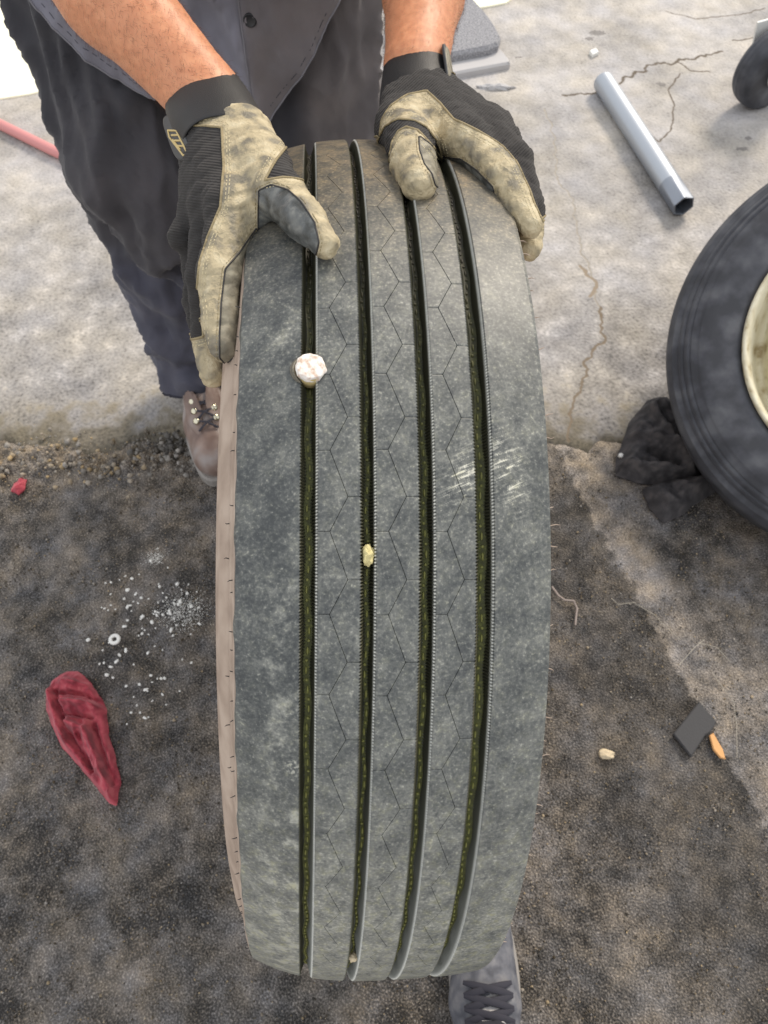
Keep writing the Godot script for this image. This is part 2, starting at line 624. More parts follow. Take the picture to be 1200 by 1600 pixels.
func make_ground() -> void:
	# --- the pale concrete slab beyond z = -1
	var W := 2048
	var H := 1408
	var mpp := 3.4 / W
	var ox := -1.7
	var oz := -3.25
	var a := nbytes(W, H, 0.004, 5, 101)
	var b := nbytes(W, H, 0.022, 4, 102)
	var c := nbytes(W, H, 0.14, 3, 103)
	var d := nbytes(W, H, 0.008, 3, 104)
	var o := PackedByteArray()
	o.resize(W * H * 3)
	var i := 0
	for y in H:
		var near := clampf((y * mpp + oz + 1.95) / 0.9, 0.0, 1.0)     # greyer and darker towards the near edge
		for x in W:
			var fa := a[i] / 255.0
			var fb := b[i] / 255.0
			var fc := c[i] / 255.0
			var fd := d[i] / 255.0
			var t := 0.385 + 0.20 * (fa - 0.5) + (0.14 + 0.20 * near) * (fb - 0.5) + (0.11 + 0.13 * near) * (fc - 0.5)
			t *= 1.14 - 0.30 * near * (0.6 + 0.8 * fb)
			if fb > 0.62: t += (fb - 0.62) * 0.9 * near * fc
			if fc < 0.26: t -= (0.26 - fc) * 0.7
			var w := (fd - 0.5) * 0.10 + 0.015
			# soil trodden over the broken edge
			var so := smoothstep(-1.13, -0.99, y * mpp + oz + (fb - 0.5) * 0.22 + (fa - 0.5) * 0.1)
			t *= 1.0 - 0.62 * so * (0.5 + fc)
			w += 0.16 * so
			var k := i * 3
			o[k] = int(clampf(sqrt(maxf(t * (1.03 + w), 0.0)) * 255.0, 0, 255))
			o[k + 1] = int(clampf(sqrt(maxf(t * (0.985 + w * 0.4), 0.0)) * 255.0, 0, 255))
			o[k + 2] = int(clampf(sqrt(maxf(t * (0.955 - w), 0.0)) * 255.0, 0, 255))
			i += 1
	var im := Image.create_from_data(W, H, false, Image.FORMAT_RGB8, o)
	var hm := Image.create_from_data(W, H, false, Image.FORMAT_L8, nbytes(W, H, 0.16, 4, 105))
	var dark := srgb(92, 82, 70)
	crack(im, hm, [Vector3(0.56, 0, -2.3277), Vector3(0.6513, 0, -2.3378), Vector3(0.7978, 0, -2.4376), Vector3(0.8691, 0, -2.4944), Vector3(0.9511, 0, -2.5125), Vector3(1.0243, 0, -2.5453), Vector3(1.1144, 0, -2.5748)], ox, oz, mpp, 0.0055, dark, 0.02)
	crack(im, hm, [Vector3(1.1642, 0, -2.6273), Vector3(1.2289, 0, -2.6578), Vector3(1.2998, 0, -2.6425)], ox, oz, mpp, 0.004, dark, 0.015)
	crack(im, hm, [Vector3(0.9511, 0, -2.5125), Vector3(0.9875, 0, -2.4658), Vector3(1.0477, 0, -2.4587)], ox, oz, mpp, 0.0035, dark)
	crack(im, hm, [Vector3(0.9491, 0, -2.4481), Vector3(0.8962, 0, -2.3615), Vector3(0.8965, 0, -2.2778), Vector3(0.8696, 0, -2.1655), Vector3(0.8188, 0, -2.0975), Vector3(0.781, -0, -2.1561)], ox, oz, mpp, 0.003, dark)
	crack(im, hm, [Vector3(0.9693, 0, -2.8159), Vector3(1.0696, 0, -2.7674), Vector3(1.2408, 0, -2.7996), Vector3(1.3168, 0, -2.8404)], ox, oz, mpp, 0.003, dark)
	crack(im, hm, [Vector3(0.4931, 0, -2.2614), Vector3(0.5063, 0, -2.1655), Vector3(0.4987, -0, -1.9275), Vector3(0.529, 0, -1.8309), Vector3(0.5255, 0, -1.6623), Vector3(0.5436, 0, -1.5413), Vector3(0.5445, 0, -1.4272)], ox, oz, mpp, 0.003, srgb(160, 152, 140), 0.012)
	crack(im, hm, [Vector3(0.5445, 0, -1.4272), Vector3(0.5438, 0, -1.3089), Vector3(0.4944, 0, -1.2575), Vector3(0.4717, 0, -1.1781), Vector3(0.4395, 0, -1.1019), Vector3(0.424, 0, -1.0111)], ox, oz, mpp, 0.004, srgb(120, 106, 88), 0.015)
	crack(im, hm, [Vector3(0.5147, 0, -1.5769), Vector3(0.5488, 0, -1.518), Vector3(0.5328, 0, -1.4608)], ox, oz, mpp, 0.006, srgb(146, 132, 114), 0.01)
	for s in [[Vector3(0.7192, -0, -2.6809), 0.028, 0.014], [Vector3(0.6829, 0, -2.6501), 0.018, 0.012], [Vector3(0.9622, 0, -1.7645), 0.012, 0.007], [Vector3(1.0904, 0, -2.1189), 0.012, 0.008], [Vector3(1.0593, 0, -2.0673), 0.016, 0.008], [Vector3(0.8314, 0, -1.9417), 0.011, 0.009], [Vector3(0.877, 0, -2.3889), 0.012, 0.009], [Vector3(0.4425, 0, -2.5379), 0.014, 0.006]]:
		var p: Vector3 = s[0]
		for yy in range(-40, 41):
			for xx in range(-40, 41):
				var q := Vector2(xx * mpp / s[1], yy * mpp / s[2])
				var px := int((p.x - ox) / mpp) + xx
				var py := int((p.z - oz) / mpp) + yy
				if px < 0 or py < 0 or px >= W or py >= H: continue
				var e := q.length() + (c[py * W + px] / 255.0 - 0.5) * 0.9 + (b[py * W + px] / 255.0 - 0.5)
				if e < 1.0: im.set_pixel(px, py, im.get_pixel(px, py).lerp(srgb(104, 100, 98), 0.6))
	var m := mat(Color.WHITE, 0.8)
	m.albedo_texture = ImageTexture.create_from_image(im)
	bump(m, ImageTexture.create_from_image(hm), 0.2)
	var nz := noise(3.0, 4, 111)
	var nx := 340
	var nzc := 230
	var v := PackedVector3Array()
	var uv := PackedVector2Array()
	for r in nzc + 1:
		for q in nx + 1:
			var x := ox + 3.4 * q / nx
			var edge := -0.985 + 0.05 * nz.get_noise_2d(x * 2.2, 3.0) + 0.02 * nz.get_noise_2d(x * 9.0, 7.0)
			var z := lerpf(oz, edge, float(r) / nzc)
			var y := 0.0025 * nz.get_noise_2d(x, z)
			var f := clampf((z - edge + 0.035) / 0.035, 0.0, 1.0)
			y -= 0.02 * f * f
			v.append(Vector3(x, y, z))
			uv.append(Vector2((x - ox) / (W * mpp), (z - oz) / (H * mpp)))
	var gi := grid_idx(nzc + 1, nx + 1, false)
	tag(mi(smooth(v, gi, uv), m, "concrete_floor", self), "pale grey cracked concrete floor beyond the tyre", "", "", "structure")
	# --- dark oily ground on the near side
	W = 2048
	H = 1600
	mpp = 1.9 / W
	ox = -0.95
	oz = -1.1
	a = nbytes(W, H, 0.005, 4, 121)
	b = nbytes(W, H, 0.02, 4, 122)
	c = nbytes(W, H, 0.2, 2, 123)
	d = nbytes(W, H, 0.011, 4, 124)
	o = PackedByteArray()
	o.resize(W * H * 3)
	i = 0
	var s0: Vector3 = Vector3(0.4553, 0, -0.7968)
	var s1: Vector3 = Vector3(0.6412, 0, -0.2628)
	var dirv := Vector2(s1.x - s0.x, s1.z - s0.z).normalized()
	for y in H:
		var z := oz + y * mpp
		for x in W:
			var fa := a[i] / 255.0
			var fb := b[i] / 255.0
			var fc := c[i] / 255.0
			var fd := d[i] / 255.0
			var t := 0.125 + 0.19 * (fa - 0.5) + 0.17 * (fb - 0.5) + 0.34 * (fc - 0.5) * (0.25 + fc)
			if fc > 0.62: t += (fc - 0.62) * 0.5 * fb
			var px := ox + x * mpp
			# pale strip of bare concrete running off to the right
			var off := (px - s0.x) * dirv.y - (z - s0.z) * dirv.x + (fb - 0.5) * 0.03
			t *= 1.0 - 0.38 * smoothstep(-0.36, -0.12, off) * (1.0 - smoothstep(-0.01, 0.01, off))
			if off > -0.02:
				var inner := smoothstep(-0.004, 0.008, off) * (1.0 - smoothstep(0.07, 0.095, off))
				t += 0.095 * inner * (0.45 + 1.1 * fd) + 0.02 * smoothstep(0.05, 0.12, off)
			var band := 1.0 - smoothstep(-0.99, -0.86, z + (fa - 0.5) * 0.12)      # crumbs of concrete by the slab's edge
			t += 0.10 * band * (0.1 + 1.5 * fb) * (0.6 + 0.8 * fc)
			var warm := 0.035 + (fd - 0.5) * 0.30 + band * 0.10
			var k := i * 3
			t = maxf(t, 0.025)
			o[k] = int(clampf(sqrt(t * (1.06 + warm)) * 255.0, 0, 255))
			o[k + 1] = int(clampf(sqrt(t * (0.97 + warm * 0.35)) * 255.0, 0, 255))
			o[k + 2] = int(clampf(sqrt(t * (0.90 - warm * 0.6)) * 255.0, 0, 255))
			i += 1
	im = Image.create_from_data(W, H, false, Image.FORMAT_RGB8, o)
	hm = Image.create_from_data(W, H, false, Image.FORMAT_L8, nbytes(W, H, 0.2, 3, 125))
	m = mat(Color.WHITE, 0.75)
	m.albedo_texture = ImageTexture.create_from_image(im)
	bump(m, ImageTexture.create_from_image(hm), 0.45)
	nx = 380
	nzc = 300
	v = PackedVector3Array()
	uv = PackedVector2Array()
	var fine := noise(40.0, 3, 126)
	for r in nzc + 1:
		for q in nx + 1:
			var x := ox + 1.9 * q / nx
			var z := oz + 1.5 * r / nzc
			var y := -0.006 + 0.004 * nz.get_noise_2d(x * 1.5, z * 1.5) + 0.0022 * fine.get_noise_2d(x, z)
			var ridge := exp(-pow((z + 0.955 + 0.04 * nz.get_noise_2d(x * 2.0, 1.0)) / 0.03, 2.0)) * smoothstep(-0.38, -0.5, x)
			y += ridge * (0.013 + 0.022 * fine.get_noise_2d(x * 0.7, z * 0.7))
			y -= 0.02 * (1.0 - smoothstep(-1.06, -1.0, z))
			v.append(Vector3(x, y, z))
			uv.append(Vector2(float(x - ox) / (W * mpp), (z - oz) / (H * mpp)))
	gi = grid_idx(nzc + 1, nx + 1, false)
	tag(mi(smooth(v, gi, uv), m, "oily_ground", self), "dark oily dirt-covered ground under the tyre", "", "", "structure")
	# --- the yard that goes on to the horizon
	var far := PlaneMesh.new()
	far.size = Vector2(80, 80)
	var fm := mat(Color.WHITE, 0.9)
	fm.albedo_texture = ramp_tex(512, 0.02, 5, 131, [0.2, 0.5, 0.8], [srgb(158, 153, 148), srgb(166, 161, 156), srgb(174, 168, 162)])
	tag(mi(far, tri(fm, 4.0), "yard", self, Vector3(0, -0.035, 0)), "grey concrete yard around the workshop", "", "", "structure")

func scatter_grit() -> void:
	# loose grit on the oily ground and clods along the slab's edge
	var mesh := lump(Vector3(1, 0.7, 1), 0.5, 5, 3)
	var mm := MultiMesh.new()
	mm.transform_format = MultiMesh.TRANSFORM_3D
	mm.use_colors = true
	mm.mesh = mesh
	var clump := noise(7.0, 3, 141)
	var xf := []
	var cols := []
	while xf.size() < 40000:
		var x := rng.randf_range(-0.93, 0.93)
		var z := rng.randf_range(-0.99, 0.32)
		var q := clump.get_noise_2d(x, z)
		if q < rng.randf_range(-0.45, 0.5): continue
		var s := 0.0007 + 0.0014 * pow(rng.randf(), 3.0)
		if xf.size() % 60 == 0: s = rng.randf_range(0.0018, 0.0034)
		var bs := Basis(Vector3(rng.randf(), rng.randf(), rng.randf()).normalized(), rng.randf() * TAU).scaled(Vector3.ONE * s)
		xf.append(Transform3D(bs, Vector3(x, -0.005 + 0.004 * 0.3, z)))
		var t := 0.04 + 0.30 * pow(rng.randf(), 2.6)
		var w := rng.randf()
		cols.append(Color(t * (1.05 + 0.25 * w), t, t * (0.95 - 0.35 * w)))
	mm.instance_count = xf.size()
	for i in xf.size():
		mm.set_instance_transform(i, xf[i])
		mm.set_instance_color(i, cols[i])
	var o := MultiMeshInstance3D.new()
	o.multimesh = mm
	o.material_override = M.grit
	put(o, "loose_grit", self)
	tag(o, "fine loose grit and crumbs scattered over the oily ground", "grit", "", "stuff")
	mm = MultiMesh.new()
	mm.transform_format = MultiMesh.TRANSFORM_3D
	mm.use_colors = true
	mm.mesh = lump(Vector3(1, 0.75, 1), 0.55, 9, 5)
	var n := 1300
	mm.instance_count = n
	var ridge := noise(3.0, 4, 111)
	for i in n:
		var x := rng.randf_range(-0.95, -0.40)
		var z := -0.955 - 0.04 * ridge.get_noise_2d(x * 2.0, 1.0) + rng.randfn(0.0, 0.032)
		var s := 0.0012 + 0.006 * pow(rng.randf(), 6.0)
		if i > 1050:
			x = rng.randfn(-0.50, 0.05)
			z = rng.randfn(-1.0, 0.02)
			s *= 1.2
		var bs := Basis(Vector3(rng.randf(), rng.randf(), rng.randf()).normalized(), rng.randf() * TAU).scaled(Vector3.ONE * s)
		mm.set_instance_transform(i, Transform3D(bs, Vector3(x, 0.004 + rng.randf() * 0.012, z)))
		var t := 0.16 + 0.16 * rng.randf()
		var w := pow(rng.randf(), 2.0) * smoothstep(0.05, 0.0, absf(x + 0.72) - 0.18)
		if i > 1050: t *= 0.5
		mm.set_instance_color(i, Color(t * (1.06 + 0.5 * w), t * (1.0 + 0.15 * w), t * (0.92 - 0.3 * w)))
	o = MultiMeshInstance3D.new()
	o.multimesh = mm
	o.material_override = M.grit
	put(o, "soil_clods", self)
	tag(o, "crumbly yellow brown soil heaped along the broken concrete edge", "soil", "", "stuff")

# ------------------------------------------------------------------ the tyre
const AX := Vector3(0.994958, -0.089345, -0.045563)
const NN := Vector3(0.100291, 0.884654, 0.455334)
const MID := Vector3(-0.041833, 0.504633, -0.477203)
const PITCH := TAU / 53.0
const PHASE := -0.618

func crown(x: float) -> float:
	return 0.5 - 0.012 * pow(absf(x - 0.0332) / 0.115, 3.0)

func tread_texture() -> ImageTexture:
	# u across the tread, v along 2.6 radians of it
	var W := 1024
	var H := 2048
	# noise is drawn with square pixels on the rubber, then widened
	var lay := []
	for q in [[0.020, 5, 201], [0.15, 4, 202], [0.36, 2, 203], [0.05, 4, 205]]:
		var nz := noise(q[0], q[1], q[2])
		nz.fractal_gain = 0.66
		var im0 := nz.get_image(364, H, false, false, true)
		im0.resize(W, H, Image.INTERPOLATE_BILINEAR)
		lay.append(im0.get_data())
	var a: PackedByteArray = lay[0]
	var b: PackedByteArray = lay[1]
	var c: PackedByteArray = lay[2]
	var e: PackedByteArray = lay[3]
	# light and shade painted on the groove walls: right edges pale, left ones brown
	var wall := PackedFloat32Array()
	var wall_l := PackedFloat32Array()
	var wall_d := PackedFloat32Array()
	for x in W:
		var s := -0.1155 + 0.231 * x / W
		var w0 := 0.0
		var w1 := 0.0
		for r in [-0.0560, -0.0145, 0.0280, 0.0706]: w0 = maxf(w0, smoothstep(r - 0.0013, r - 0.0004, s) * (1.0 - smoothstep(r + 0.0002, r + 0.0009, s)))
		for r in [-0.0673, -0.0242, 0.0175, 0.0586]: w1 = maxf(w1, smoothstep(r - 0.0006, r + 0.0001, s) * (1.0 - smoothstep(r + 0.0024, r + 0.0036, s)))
		var wd := 0.0  # shade painted into the lower part of the right walls
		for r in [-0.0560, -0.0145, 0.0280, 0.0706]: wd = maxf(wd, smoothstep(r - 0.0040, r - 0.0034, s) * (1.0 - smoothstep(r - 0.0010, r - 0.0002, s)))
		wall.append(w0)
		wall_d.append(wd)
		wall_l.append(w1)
	var st := noise(1.0, 3, 204)
	var o := PackedByteArray()
	o.resize(W * H * 3)
	var i := 0
	for y in H:
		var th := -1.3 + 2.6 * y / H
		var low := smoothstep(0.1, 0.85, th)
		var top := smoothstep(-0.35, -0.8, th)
		for x in W:
			var s := -0.1155 + 0.231 * x / W
			var fa := a[i] / 255.0
			var fb := b[i] / 255.0
			var fc := c[i] / 255.0
			var fe := e[i] / 255.0
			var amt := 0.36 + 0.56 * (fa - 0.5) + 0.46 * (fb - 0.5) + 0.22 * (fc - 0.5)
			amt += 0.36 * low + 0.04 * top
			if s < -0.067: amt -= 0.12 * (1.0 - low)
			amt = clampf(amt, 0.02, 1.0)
			if fb > 0.63: amt += (fb - 0.63) * 1.5 * (0.3 + fc)
			if fc > 0.78: amt = minf(1.0, amt + (fc - 0.78) * 3.4)
			if fe < 0.36: amt *= 1.0 - (0.36 - fe) * 2.0
			# fine scratches across the rubber, a pale smear high on the left shoulder and a crust low on it
			var sc := st.get_noise_2d(s * 70.0 + 3.0, (th + s * 1.2) * 700.0)
			if sc > 0.42: amt = minf(1.0, amt + (sc - 0.42) * 1.1 * fa)
			if s < -0.06:
				var u := (s + 0.0835) * 0.80 + (th + 0.335) * 0.5 * 0.60
				var w := -(s + 0.0835) * 0.60 + (th + 0.335) * 0.5 * 0.80
				amt = minf(1.0, amt + 0.34 * exp(-pow(u / 0.006, 2.0) - pow(w / 0.020, 2.0)) * (0.6 + fb))
				amt = minf(1.2, amt + 0.9 * exp(-pow((s + 0.0712) / 0.005, 2.0) - pow((th - 0.333) / 0.012, 2.0)) * smoothstep(0.4, 0.7, fb))
				amt = minf(1.0, amt + 0.30 * smoothstep(0.5, 0.75, fa) * smoothstep(-0.05, 0.15, th) * smoothstep(-0.11, -0.075, s))
			# rubbed white marks
			if s > 0.02 and s < 0.112 and th > -0.24 and th < 0.0:
				var w1 := exp(-pow((s - 0.082 - 0.10 * (th + 0.12)) / 0.011, 2.0) - pow((th + 0.115) / 0.05, 2.0))
				var w2 := exp(-pow((s - 0.049) / 0.014, 2.0) - pow((th + 0.105 + (s - 0.049) * 1.6) / 0.035, 2.0))
				var q := st.get_noise_2d(s * 45.0, (th + (s - 0.05) * 0.9) * 330.0)
				q = 0.6 * q + 0.55 * st.get_noise_2d(s * 24.0 + 9.0, (th + (s - 0.05) * 0.6) * 120.0) + 0.3 * (fb - 0.5)
				amt = minf(1.4, amt + maxf(w1, w2 * 0.9) * smoothstep(-0.02, 0.4, q) * 1.25)
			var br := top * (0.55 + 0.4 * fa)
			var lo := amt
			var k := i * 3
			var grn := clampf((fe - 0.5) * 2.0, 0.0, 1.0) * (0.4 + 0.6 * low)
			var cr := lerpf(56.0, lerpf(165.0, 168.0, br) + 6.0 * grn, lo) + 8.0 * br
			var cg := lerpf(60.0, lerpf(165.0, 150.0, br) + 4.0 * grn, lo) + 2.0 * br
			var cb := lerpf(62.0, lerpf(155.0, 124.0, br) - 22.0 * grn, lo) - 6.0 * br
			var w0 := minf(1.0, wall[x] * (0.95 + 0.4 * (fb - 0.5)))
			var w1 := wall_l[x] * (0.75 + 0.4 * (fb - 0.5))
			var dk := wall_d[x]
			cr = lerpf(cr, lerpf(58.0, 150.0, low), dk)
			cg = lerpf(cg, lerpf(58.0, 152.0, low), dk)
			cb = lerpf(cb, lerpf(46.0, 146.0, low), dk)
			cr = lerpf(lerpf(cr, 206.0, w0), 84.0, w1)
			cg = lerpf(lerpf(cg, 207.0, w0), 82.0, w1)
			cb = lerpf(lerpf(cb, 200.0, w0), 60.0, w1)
			o[k] = int(clampf(cr, 0, 255))
			o[k + 1] = int(clampf(cg, 0, 255))
			o[k + 2] = int(clampf(cb, 0, 255))
			i += 1
	var im := Image.create_from_data(W, H, false, Image.FORMAT_RGB8, o)
	return ImageTexture.create_from_image(im)

func tread_uv(x: float, th: float) -> Vector2:
	return Vector2((x + 0.1155) / 0.231, (th + 1.3) / 2.6)

func make_tyre() -> void:
	var t := Node3D.new()
	put(t, "truck_tyre", self)
	t.transform = Transform3D(Basis(AX, NN, AX.cross(NN)), MID)
	tag(t, "large worn dusty truck tyre with four deep grooves, held upright by the gloved hands", "tyre")
	var tm := mat(Color.WHITE, 0.46)
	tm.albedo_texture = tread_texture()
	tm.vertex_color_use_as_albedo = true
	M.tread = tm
	var depth := 0.0135
	# ---- shoulder ribs
	var ths := PackedFloat32Array()
	var q := -1.2
	while q < 1.2:
		ths.append(q)
		q += PITCH / 48.0
	while q < TAU - 1.2:
		ths.append(q)
		q += 0.02
	var kf := ths.size()
	for side in 2:
		var v := PackedVector3Array()
		var uv := PackedVector2Array()
		var shade := PackedColorArray()
		var cols := 0
		for r in kf:
			var th := ths[r]
			var odd := (0.0008 if r % 2 == 0 else -0.0005)
			if th > 1.2: odd = 0.0
			var wave := 0.0011 * sin((th - PHASE) / PITCH * TAU)
			var prof := []
			if side == 0:
				var wear := 0.0006 * sin(th * 37.0) + 0.0004 * sin(th * 91.0)
				prof = [Vector2(-0.1156, 0.461), Vector2(-0.1153 + wear, 0.4705 + wear), Vector2(-0.1140, crown(-0.1140))]
				for j in 8: prof.append(Vector2(lerpf(-0.111, -0.0700, j / 7.0), 0))
				prof += [Vector2(-0.0681 + odd * 0.6, 0), Vector2(-0.0673 + odd, -0.0011), Vector2(-0.0662 + odd, -0.006), Vector2(-0.0643 + wave + odd, -depth)]
			else:
				prof = [Vector2(0.0676 + wave + odd, -depth), Vector2(0.0692 + odd, -0.006), Vector2(0.0706 + odd, -0.0016), Vector2(0.0720 + odd * 0.6, 0)]
				for j in 8: prof.append(Vector2(lerpf(0.075, 0.112, j / 7.0), 0))
				prof += [Vector2(0.1143, crown(0.1143) - 0.0004), Vector2(0.1152, crown(0.1150) - 0.004), Vector2(0.1156, crown(0.115) - 0.014)]
			cols = prof.size()
			for p in prof:
				var in_wall: bool = p.y < -0.0005 and absf(p.x) < 0.1
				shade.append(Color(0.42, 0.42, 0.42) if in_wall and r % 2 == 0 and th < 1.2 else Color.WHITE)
				var rr: float = p.y
				if rr < 0.1: rr += crown(p.x)
				v.append(Vector3(p.x, rr * cos(th), rr * sin(th)))
				uv.append(tread_uv(p.x, th))
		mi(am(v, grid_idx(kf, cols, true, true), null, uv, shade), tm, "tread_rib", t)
	# ---- three middle ribs cut into blocks by the zigzag sipes
	var ribs := [[-0.0560, -0.0242], [-0.0145, 0.0175], [0.0280, 0.0586]]
	var steps := 48
	var gap := 0.0002
	var order := []
	for k in 53:
		var th := wrapf(PHASE + PITCH * (k + 0.5), -PI, PI)
		order.append([absf(th), k])
	order.sort()
	var rest := SurfaceTool.new()
	rest.begin(Mesh.PRIMITIVE_TRIANGLES)
	for ri in 3:
		var L: float = ribs[ri][0]
		var R: float = ribs[ri][1]
		var wid := R - L
		var zl := L + 0.30 * wid
		var zr := L + 0.70 * wid
		for side in 2:
			var v := PackedVector3Array()
			var uvx := PackedFloat32Array()
			var uth := PackedFloat32Array()
			var shade := PackedColorArray()
			var cols := 12
			var start := 0.0 if side == 0 else 0.58
			var ga := gap / 0.5 / PITCH
			for r in steps + 3:
				var f := start
				var drop := 0.0
				if r == 0:
					drop = 0.0008
				elif r == steps + 2:
					f += 1.0
					drop = 0.0008
				else:
					f += clampf(float(r - 1) / steps, ga, 1.0 - ga)
					if r == 1 or r == steps + 1: drop = 0.0002
				var th := f * PITCH
				var ff := fposmod(f, 1.0)
				if side == 0 and r >= steps + 1: ff = 0.9999
				var zig := lerpf(zl, zr, ff / 0.58) if ff < 0.58 else lerpf(zr, zl, (ff - 0.58) / 0.42)
				var odd := 0.0008 if r % 2 == 0 else -0.0008
				var wave := 0.0011 * sin(f * TAU)
				var xs := []
				if side == 0:
					xs = [Vector2(L - 0.0030 + wave + odd, -depth), Vector2(L - 0.0012 + odd, -0.006), Vector2(L + odd, -0.0012), Vector2(L + 0.0010 + odd * 0.6, 0)]
					for j in 6: xs.append(Vector2(lerpf(L + 0.0016, zig - gap * 1.9, j / 5.0), 0))
					xs += [Vector2(zig - gap * 1.1, -0.0002), Vector2(zig, -0.0008)]
				else:
					xs = [Vector2(zig, -0.0008), Vector2(zig + gap * 1.1, -0.0002)]
					for j in 6: xs.append(Vector2(lerpf(zig + gap * 1.9, R - 0.0016, j / 5.0), 0))
					xs += [Vector2(R - 0.0010 + odd * 0.6, 0), Vector2(R + odd, -0.0012), Vector2(R + 0.0012 + odd, -0.006), Vector2(R + 0.0030 + wave + odd, -depth)]
				for p in xs:
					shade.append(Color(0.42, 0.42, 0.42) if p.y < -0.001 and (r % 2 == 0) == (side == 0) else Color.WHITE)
					var dd: float = p.y
					if dd > -0.004: dd -= drop
					var rr: float = crown(p.x) + dd
					v.append(Vector3(p.x, rr * cos(th), rr * sin(th)))
					uvx.append(p.x)
					uth.append(th)
			var idx := grid_idx(steps + 3, cols, true)
			var shared: ArrayMesh = null
			for rank in 53:
				var k: int = order[rank][1]
				var th0 := PHASE + PITCH * k
				th0 = wrapf(th0 + 0.5 * PITCH, -PI, PI) - 0.5 * PITCH
				var mesh: ArrayMesh = shared
				if absf(th0) < 1.3 or shared == null:
					var uv := PackedVector2Array()
					uv.resize(v.size())
					for j in v.size(): uv[j] = tread_uv(uvx[j], uth[j] + th0)
					mesh = am(v, idx, null, uv, shade)
					if absf(th0) > 0.9: shared = mesh
				if rank < 50:
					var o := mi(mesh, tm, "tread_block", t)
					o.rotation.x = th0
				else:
					rest.append_from(mesh, 0, Transform3D(Basis(Vector3.RIGHT, th0), Vector3.ZERO))
	tag(mi(rest.commit(), tm, "rear_tread_blocks", t), "", "", "", "stuff")
	# ---- groove floors with stone ejector nubs
	var gr := [[-0.0673, -0.0560], [-0.0242, -0.0145], [0.0175, 0.0280], [0.0586, 0.0706]]
	var nub_xf := []
	for gI in 4:
		var v := PackedVector3Array()
		var tint := PackedColorArray()
		var n := 900
		for r in n:
			var th := TAU * r / n
			var wave := 0.0011 * sin((th - PHASE) / PITCH * TAU)
			var c: float = (gr[gI][0] + gr[gI][1]) * 0.5 + wave
			for j in 7:
				var x := c + (j - 3) * 0.0022
				var rr := crown(c) - 0.0131 + 0.0006 * absf(j - 3) * absf(j - 3) * 0.3
				v.append(Vector3(x, rr * cos(th), rr * sin(th)))
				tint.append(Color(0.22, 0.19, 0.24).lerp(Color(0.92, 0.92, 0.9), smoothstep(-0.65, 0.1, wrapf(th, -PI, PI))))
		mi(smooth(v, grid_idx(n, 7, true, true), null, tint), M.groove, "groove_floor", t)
		var count := 408
		for r in count:
			var th := TAU * (r + 0.25 * gI) / count
			var wave := 0.0011 * sin((th - PHASE) / PITCH * TAU)
			var c: float = (gr[gI][0] + gr[gI][1]) * 0.5 + wave
			var rr := crown(c) - 0.0128
			var sc := Vector3(0.0010, 0.0013, 0.0031) if r % 2 == 0 else Vector3(0.0012, 0.0010, 0.0012)
			nub_xf.append(Transform3D(Basis(Vector3.RIGHT, th) * Basis.from_scale(sc), Vector3(c, rr * cos(th), rr * sin(th))))
	var mm := MultiMesh.new()
	mm.transform_format = MultiMesh.TRANSFORM_3D
	var sp := SphereMesh.new()
	sp.radius = 1.0
	sp.height = 2.0
	sp.radial_segments = 8
	sp.rings = 4
	mm.use_colors = true
	mm.mesh = sp
	mm.instance_count = nub_xf.size()
	for i in nub_xf.size():
		mm.set_instance_transform(i, nub_xf[i])
		var o3: Vector3 = nub_xf[i].origin
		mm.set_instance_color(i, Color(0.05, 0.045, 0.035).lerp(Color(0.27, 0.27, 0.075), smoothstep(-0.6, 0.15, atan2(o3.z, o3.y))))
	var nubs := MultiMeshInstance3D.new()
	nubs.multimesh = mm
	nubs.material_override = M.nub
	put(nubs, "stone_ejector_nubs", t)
	tag(nubs, "", "", "", "stuff")
	# ---- carcass: sidewalls, beads and the inside, turned about the axle
	var left := [Vector2(0.4712, -0.1152), Vector2(0.4690, -0.1166), Vector2(0.4675, -0.1150), Vector2(0.4655, -0.1172), Vector2(0.4600, -0.1182), Vector2(0.4585, -0.1158), Vector2(0.4570, -0.1188), Vector2(0.447, -0.1215), Vector2(0.4455, -0.1190), Vector2(0.444, -0.1228), Vector2(0.43, -0.1300), Vector2(0.41, -0.1352), Vector2(0.385, -0.1385), Vector2(0.36, -0.1375), Vector2(0.335, -0.131), Vector2(0.312, -0.118), Vector2(0.298, -0.110), Vector2(0.2865, -0.106), Vector2(0.2855, -0.098)]
	var ring := left.duplicate()
	ring += [Vector2(0.288, -0.088), Vector2(0.31, -0.094), Vector2(0.34, -0.108), Vector2(0.385, -0.115), Vector2(0.43, -0.108), Vector2(0.455, -0.09), Vector2(0.463, -0.05), Vector2(0.465, 0.0), Vector2(0.463, 0.05), Vector2(0.455, 0.09), Vector2(0.43, 0.108), Vector2(0.385, 0.115), Vector2(0.34, 0.108), Vector2(0.31, 0.094), Vector2(0.288, 0.088)]
	var right := []
	for p in left: right.push_front(Vector2(p.x + (0.008 if p.x > 0.44 else 0.0), -p.y))
	ring += right
	ring += [Vector2(0.478, 0.112), Vector2(0.484, 0.06), Vector2(0.484, 0.0), Vector2(0.480, -0.06), Vector2(0.4705, -0.112)]
	var car := mi(lathe(ring, 220, true), M.sidewall, "sidewall", t)
	car.rotation.z = -PI / 2
	# ---- vent spews: moulding hairs on both shoulder edges
	var st := SurfaceTool.new()
	var pale := SurfaceTool.new()
	st.begin(Mesh.PRIMITIVE_TRIANGLES)
	pale.begin(Mesh.PRIMITIVE_TRIANGLES)
